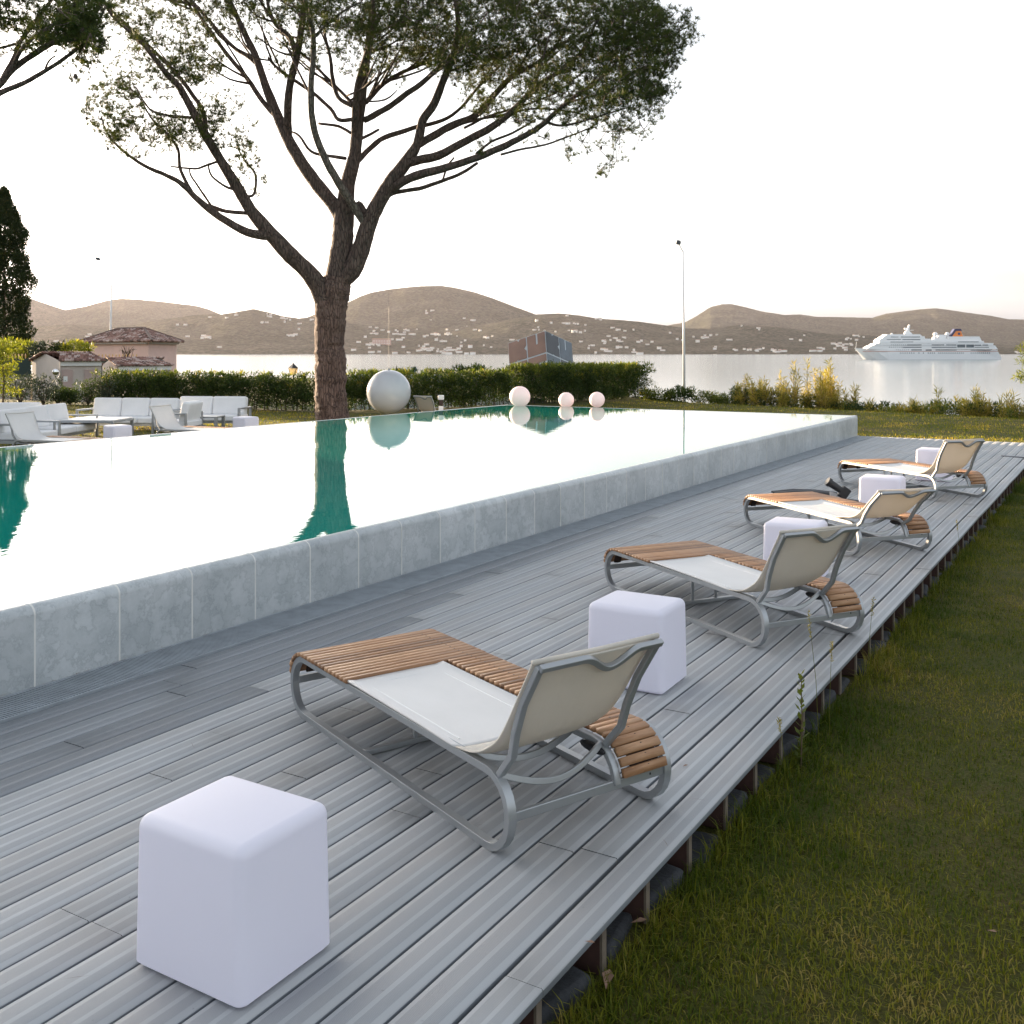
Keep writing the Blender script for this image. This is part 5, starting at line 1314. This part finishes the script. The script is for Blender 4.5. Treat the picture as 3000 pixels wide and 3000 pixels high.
# ------------------------------------------------------------------ houses on the far hills
hw = simple('far_house', (.80, .76, .71), .8, .1, .02); hr_ = simple('far_roof', (.42, .25, .18), .9, .1, .02)
def far_house_mesh(w, d, h):
    mb = MB(); mb.box((0, 0, h/2-3), (w, d, h+6)); mb.prism([(-w*.54, h), (w*.54, h), (w*.4, h+1.8), (-w*.4, h+1.8)], -d*.54, d*.54, 1)
    me_o = mb.build('far_house', [hw, hr_]); return me_o
protos = [far_house_mesh(w, d, h) for w, d, h in ((16, 9, 5), (22, 10, 5), (11, 8, 6), (30, 12, 5), (14, 8, 8))]
used = [False]*5
def place_house(px, t, prof, D0_, D1_, seed, lab='pale house among trees on the far hillside', grp='pale houses scattered over the far hillside'):
    q = slope_pt(prof, D0_, D1_, px, t, 1.0, seed); i = random.choice([0, 0, 1, 2, 2, 3, 4])
    o = protos[i] if not used[i] else protos[i].copy()
    if used[i]: C.objects.link(o)
    used[i] = True
    o.location = (q.x, q.y, q.z+2.5); o.rotation_euler = (0, 0, TH+random.uniform(-.5, .5)); s_ = random.uniform(.5, 1.1); o.scale = (s_*random.uniform(.7, 1.3), s_, s_)
    tag(o, lab, 'house', grp); return o
zones = [(1020, 1500, .12, .95, 75, 'A'), (1020, 1480, .02, .18, 26, 'A'), (1560, 2000, .15, .95, 45, 'A'), (1650, 2050, .01, .3, 16, 'A'), (2030, 2560, .1, .85, 46, 'A'), (2180, 2520, .01, .2, 18, 'A'), (520, 930, .1, .95, 32, 'A'), (120, 500, .15, .8, 26, 'A'), (2890, 2995, .03, .5, 7, 'A'), (1220, 1400, .35, .55, 8, 'B')]
nh = 0
for x0, x1, t0, t1, n, lay in zones:
    pr, d0_, d1_, sd_ = (RA, 3850, 5300, 1.3) if lay == 'A' else (RB, 4700, 6600, 4.1)
    k = 0
    while k < n:
        cx_0 = random.uniform(x0, x1); ct_ = random.uniform(t0, t1)
        for _ in range(min(n-k, random.choice([1, 1, 2, 3, 4]))):
            px = min(max(cx_0+random.gauss(0, 14), x0), x1); t = min(max(ct_+random.gauss(0, .035), .01), .97)
            if 925 < px < 1025: continue
            place_house(px, t, pr, d0_, d1_, sd_); k += 1
for i in range(5):
    if not used[i]: bpy.data.objects.remove(protos[i])
q = slope_pt(RA, 3850, 5300, 1118, .33, 1, 1.3)
e = empty('manor_house', (q.x, q.y, q.z-2), TH, 'large pink manor with rows of windows low on the far hill, left of centre', 'house')
mb = MB(); mb.box((0, 0, 10), (78, 22, 26)); mb.build('wall', simple('manor_pink', (.50, .30, .26), .9), e)
mb = MB(); mb.prism([(-41, 23), (41, 23), (36, 28), (-36, 28)], -12, 12); mb.build('roof', hr_, e)
for zr in (7, 16):
    for i in range(11): mb = MB(); mb.box((-34+i*6.8, -11.1, zr), (2.6, .4, 4.6)); mb.build('window', M['white'], e)
# ------------------------------------------------------------------ grass
def blades(n, fx, size, width, name, lean=.45, zoff=0, varf=None):
    pos = fx(n); N = len(pos); an = RNG.random(N)*6.283; L = size*(.45+.9*RNG.random(N))
    if varf is not None: L = L*varf(pos)
    ln = RNG.normal(size=N)*lean; d = np.stack([np.cos(an)*ln, np.sin(an)*ln, np.ones(N)], 1); d /= np.linalg.norm(d, axis=1)[:, None]
    s_ = np.stack([-np.sin(an+RNG.normal(size=N)*.8), np.cos(an), np.zeros(N)], 1); s_ /= np.linalg.norm(s_, axis=1)[:, None]
    w = width*(.6+.8*RNG.random(N))[:, None]; L = L[:, None]
    bend = np.stack([np.cos(an)*ln*.6, np.sin(an)*ln*.6, -np.abs(ln)*.25], 1)*L
    v0 = pos-s_*w; v1 = pos+s_*w; v2 = pos+d*L*.6+s_*w*.75; v3 = pos+d*L*.6-s_*w*.75; v4 = pos+d*L+bend
    vs = np.stack([v0, v1, v2, v3, v4, v4+s_*w*.1], 1).reshape(-1, 3)
    i = np.arange(N)*6; fs = np.concatenate([np.stack([i, i+1, i+2, i+3], 1), np.stack([i+3, i+2, i+5, i+4], 1)])
    pn_ = np.array([mnoise.noise(Vector((p[0]*1.1, p[1]*1.1, 4.0))) for p in pos[::1]])
    pn2 = np.array([mnoise.noise(Vector((p[0]*5, p[1]*5, 9.0))) for p in pos])
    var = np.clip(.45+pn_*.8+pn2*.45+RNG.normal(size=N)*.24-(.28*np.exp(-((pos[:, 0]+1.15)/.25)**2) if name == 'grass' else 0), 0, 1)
    o = np_mesh(name, vs, fs, M['grass' if name == 'grass' else 'grass2'], None, attr={'var': np.concatenate([var, var])})
    return tag(o, kind='stuff')
def near_fx(n):
    t = RNG.random(n)**1.9; y = .9+t*19.5; x = -1.30+RNG.random(n)**1.1*(2.4)
    z = np.array([GR+.018*mnoise.noise(Vector((a*.5, b*.5, 0))) for a, b in zip(x, y)])
    return np.stack([x, y, z-.004], 1)
def hfun(pos):
    e = np.exp(-np.clip((pos[:, 0]+1.30), 0, 9)/.17)
    pn_ = np.array([mnoise.noise(Vector((p[0]*2.2, p[1]*2.2, 1.0))) for p in pos])
    return .62+.55*np.clip(pn_, 0, 1)+e*2.6*np.clip(.55+1.2*np.array([mnoise.noise(Vector((0, p[1]*1.7, 3))) for p in pos]), .15, 2)
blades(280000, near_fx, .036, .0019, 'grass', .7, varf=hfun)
def far_fx(n):
    y = 21.1+RNG.random(n)**1.3*16; x = -15.2+RNG.random(n)*20
    k = np.array([edge_d(a, b) < .25 for a, b in zip(x, y)]); x, y = x[k], y[k]
    z = np.array([ground_z(a, b) for a, b in zip(x, y)]); return np.stack([x, y, z-.01], 1)
blades(90000, far_fx, .055, .006, 'grass_far', .6)
def left_fx(n):
    x = -13.0-RNG.random(n)*15; y = 5+RNG.random(n)*16.2; z = np.array([ground_z(a, b) for a, b in zip(x, y)]); return np.stack([x, y, z-.01], 1)
blades(60000, left_fx, .05, .006, 'grass_left', .6)
# weeds and seed stalks by the deck edge
def weed(x, y, h, lab):
    e = empty('leafy_weed', (x, y, GR), 0, lab, 'weed'); vs = []; fs = []; va = []
    k = 30
    for i in range(k):
        t = i/k; z = .02+t*h; a = i*2.4; L = .055*(1-t*.45); w = .011; d = Vector((math.cos(a), math.sin(a), .55+t)).normalized(); s_ = Vector((-math.sin(a), math.cos(a), 0))
        b = Vector((0, 0, z)); n = len(vs)
        vs += [tuple(b), tuple(b+d*L*.5+s_*w), tuple(b+d*L), tuple(b+d*L*.5-s_*w)]; fs.append([n, n+1, n+2, n+3]); va.append(.3+.5*t)
    np_mesh('leaves', vs, fs, M['oleander'], e, attr={'var': va})
    mb = MB(); mb.tube([(0, 0, 0), (.005, 0, h*.5), (0, .004, h)], [.004, .003, .0015], 6); mb.build('stem', M['stem'], e); return e
weed(-1.235, 4.50, .40, 'tall leafy green weed growing up against the deck edge')
def stalk(x, y, h, lx, ly, lab):
    e = empty('seed_stalk', (x, y, GR), 0, lab, 'grass stalk'); mb = MB()
    mb.tube([(0, 0, 0), (lx*.3, ly*.3, h*.5), (lx, ly, h)], [.0016, .0012, .0007], 5); mb.build('stem', M['reed'], e)
    n = 26; cen = [(lx*(.8+.2*i/n), ly*(.8+.2*i/n), h*(.8+.2*i/n)) for i in range(n)]
    leaf_cloud(cen, np.tile([.004, .004, .006], (n, 1)), 3, .012, .003, 'seed_head', M['reed'], e, up=1.5)
stalk(-1.22, 4.75, .62, -.06, .04, 'tallest thin seed stalk leaning over the deck edge')
stalk(-1.20, 4.85, .46, .0, .05, 'shorter upright seed stalk beside the tallest one')
stalk(-1.22, 5.75, .48, .02, .06, 'thin seed stalk standing farther along the deck edge')
stalk(-1.23, 4.25, .30, -.02, -.03, 'short seed stalk just in front of the leafy weed')
stalk(-1.20, 9.2, .42, -.04, .05, 'thin seed stalk by the deck edge near the farthest lounger')
# litter
lf = MB(); lf.add([(0, 0, .002), (.02, .006, .004), (.03, 0, .002), (.02, -.005, .003)], [(0, 1, 2, 3)])
for (px, py, h, rz, sc2, lab) in [(1712, 2759, 0.003, .3, 1.0, 'small curled brown leaf on the outermost deck board'), (2000, 2247, .003, 1.2, 1.0, 'small dark leaf on the deck right of the nearest lounger'), (1775, 2905, GR+.03, 1.9, 3.2, 'long dry brown leaf lying in the grass by the deck'), (1400+540*.828, 1900+975*.828, GR+.03, .9, 2.0, 'dry brown leaf half hidden in the lawn'), (1400+1800*.828, 1900+998*.828, GR+.03, .2, 1.0, 'tiny pale petal on the lawn')]:
    q = P(px, py, h); m_ = MB(); m_.v = list(lf.v); m_.f = list(lf.f); m_.m = list(lf.m); o = m_.build('dry_leaf', simple('dry_leaf', (.22, .13, .085), .8)); o.location = q; o.rotation_euler = (0, 0, rz); o.scale = (sc2, sc2, sc2); tag(o, lab, 'leaf')
# fallen pine needles and crumbs along the wall foot and on the boards
mb = MB()
def needle(x, y, z, L_, a, w=.0012):
    d = Vector((math.cos(a), math.sin(a), 0)); q = Vector((-d.y, d.x, 0))*w; p = Vector((x, y, z))
    mb.add([p-q, p+d*L_*.5-q+q*1.5, p+d*L_, p+d*L_*.5+q*1.5], [(0, 1, 2, 3)])
for _ in range(420):
    y = random.uniform(1.5, 20.5); needle(PX1+.004+abs(random.gauss(0, .012)), y, .006+random.random()*.008, random.uniform(.02, .06), random.gauss(math.pi/2, .5), .003)
for _ in range(46): needle(random.uniform(-4.3, -1.35), random.uniform(1.2, 16), .009, random.uniform(.03, .075), random.random()*6.28)
tag(mb.build('pine_litter', simple('brown_litter', (.15, .075, .04), .8, .3, 30)), kind='stuff')
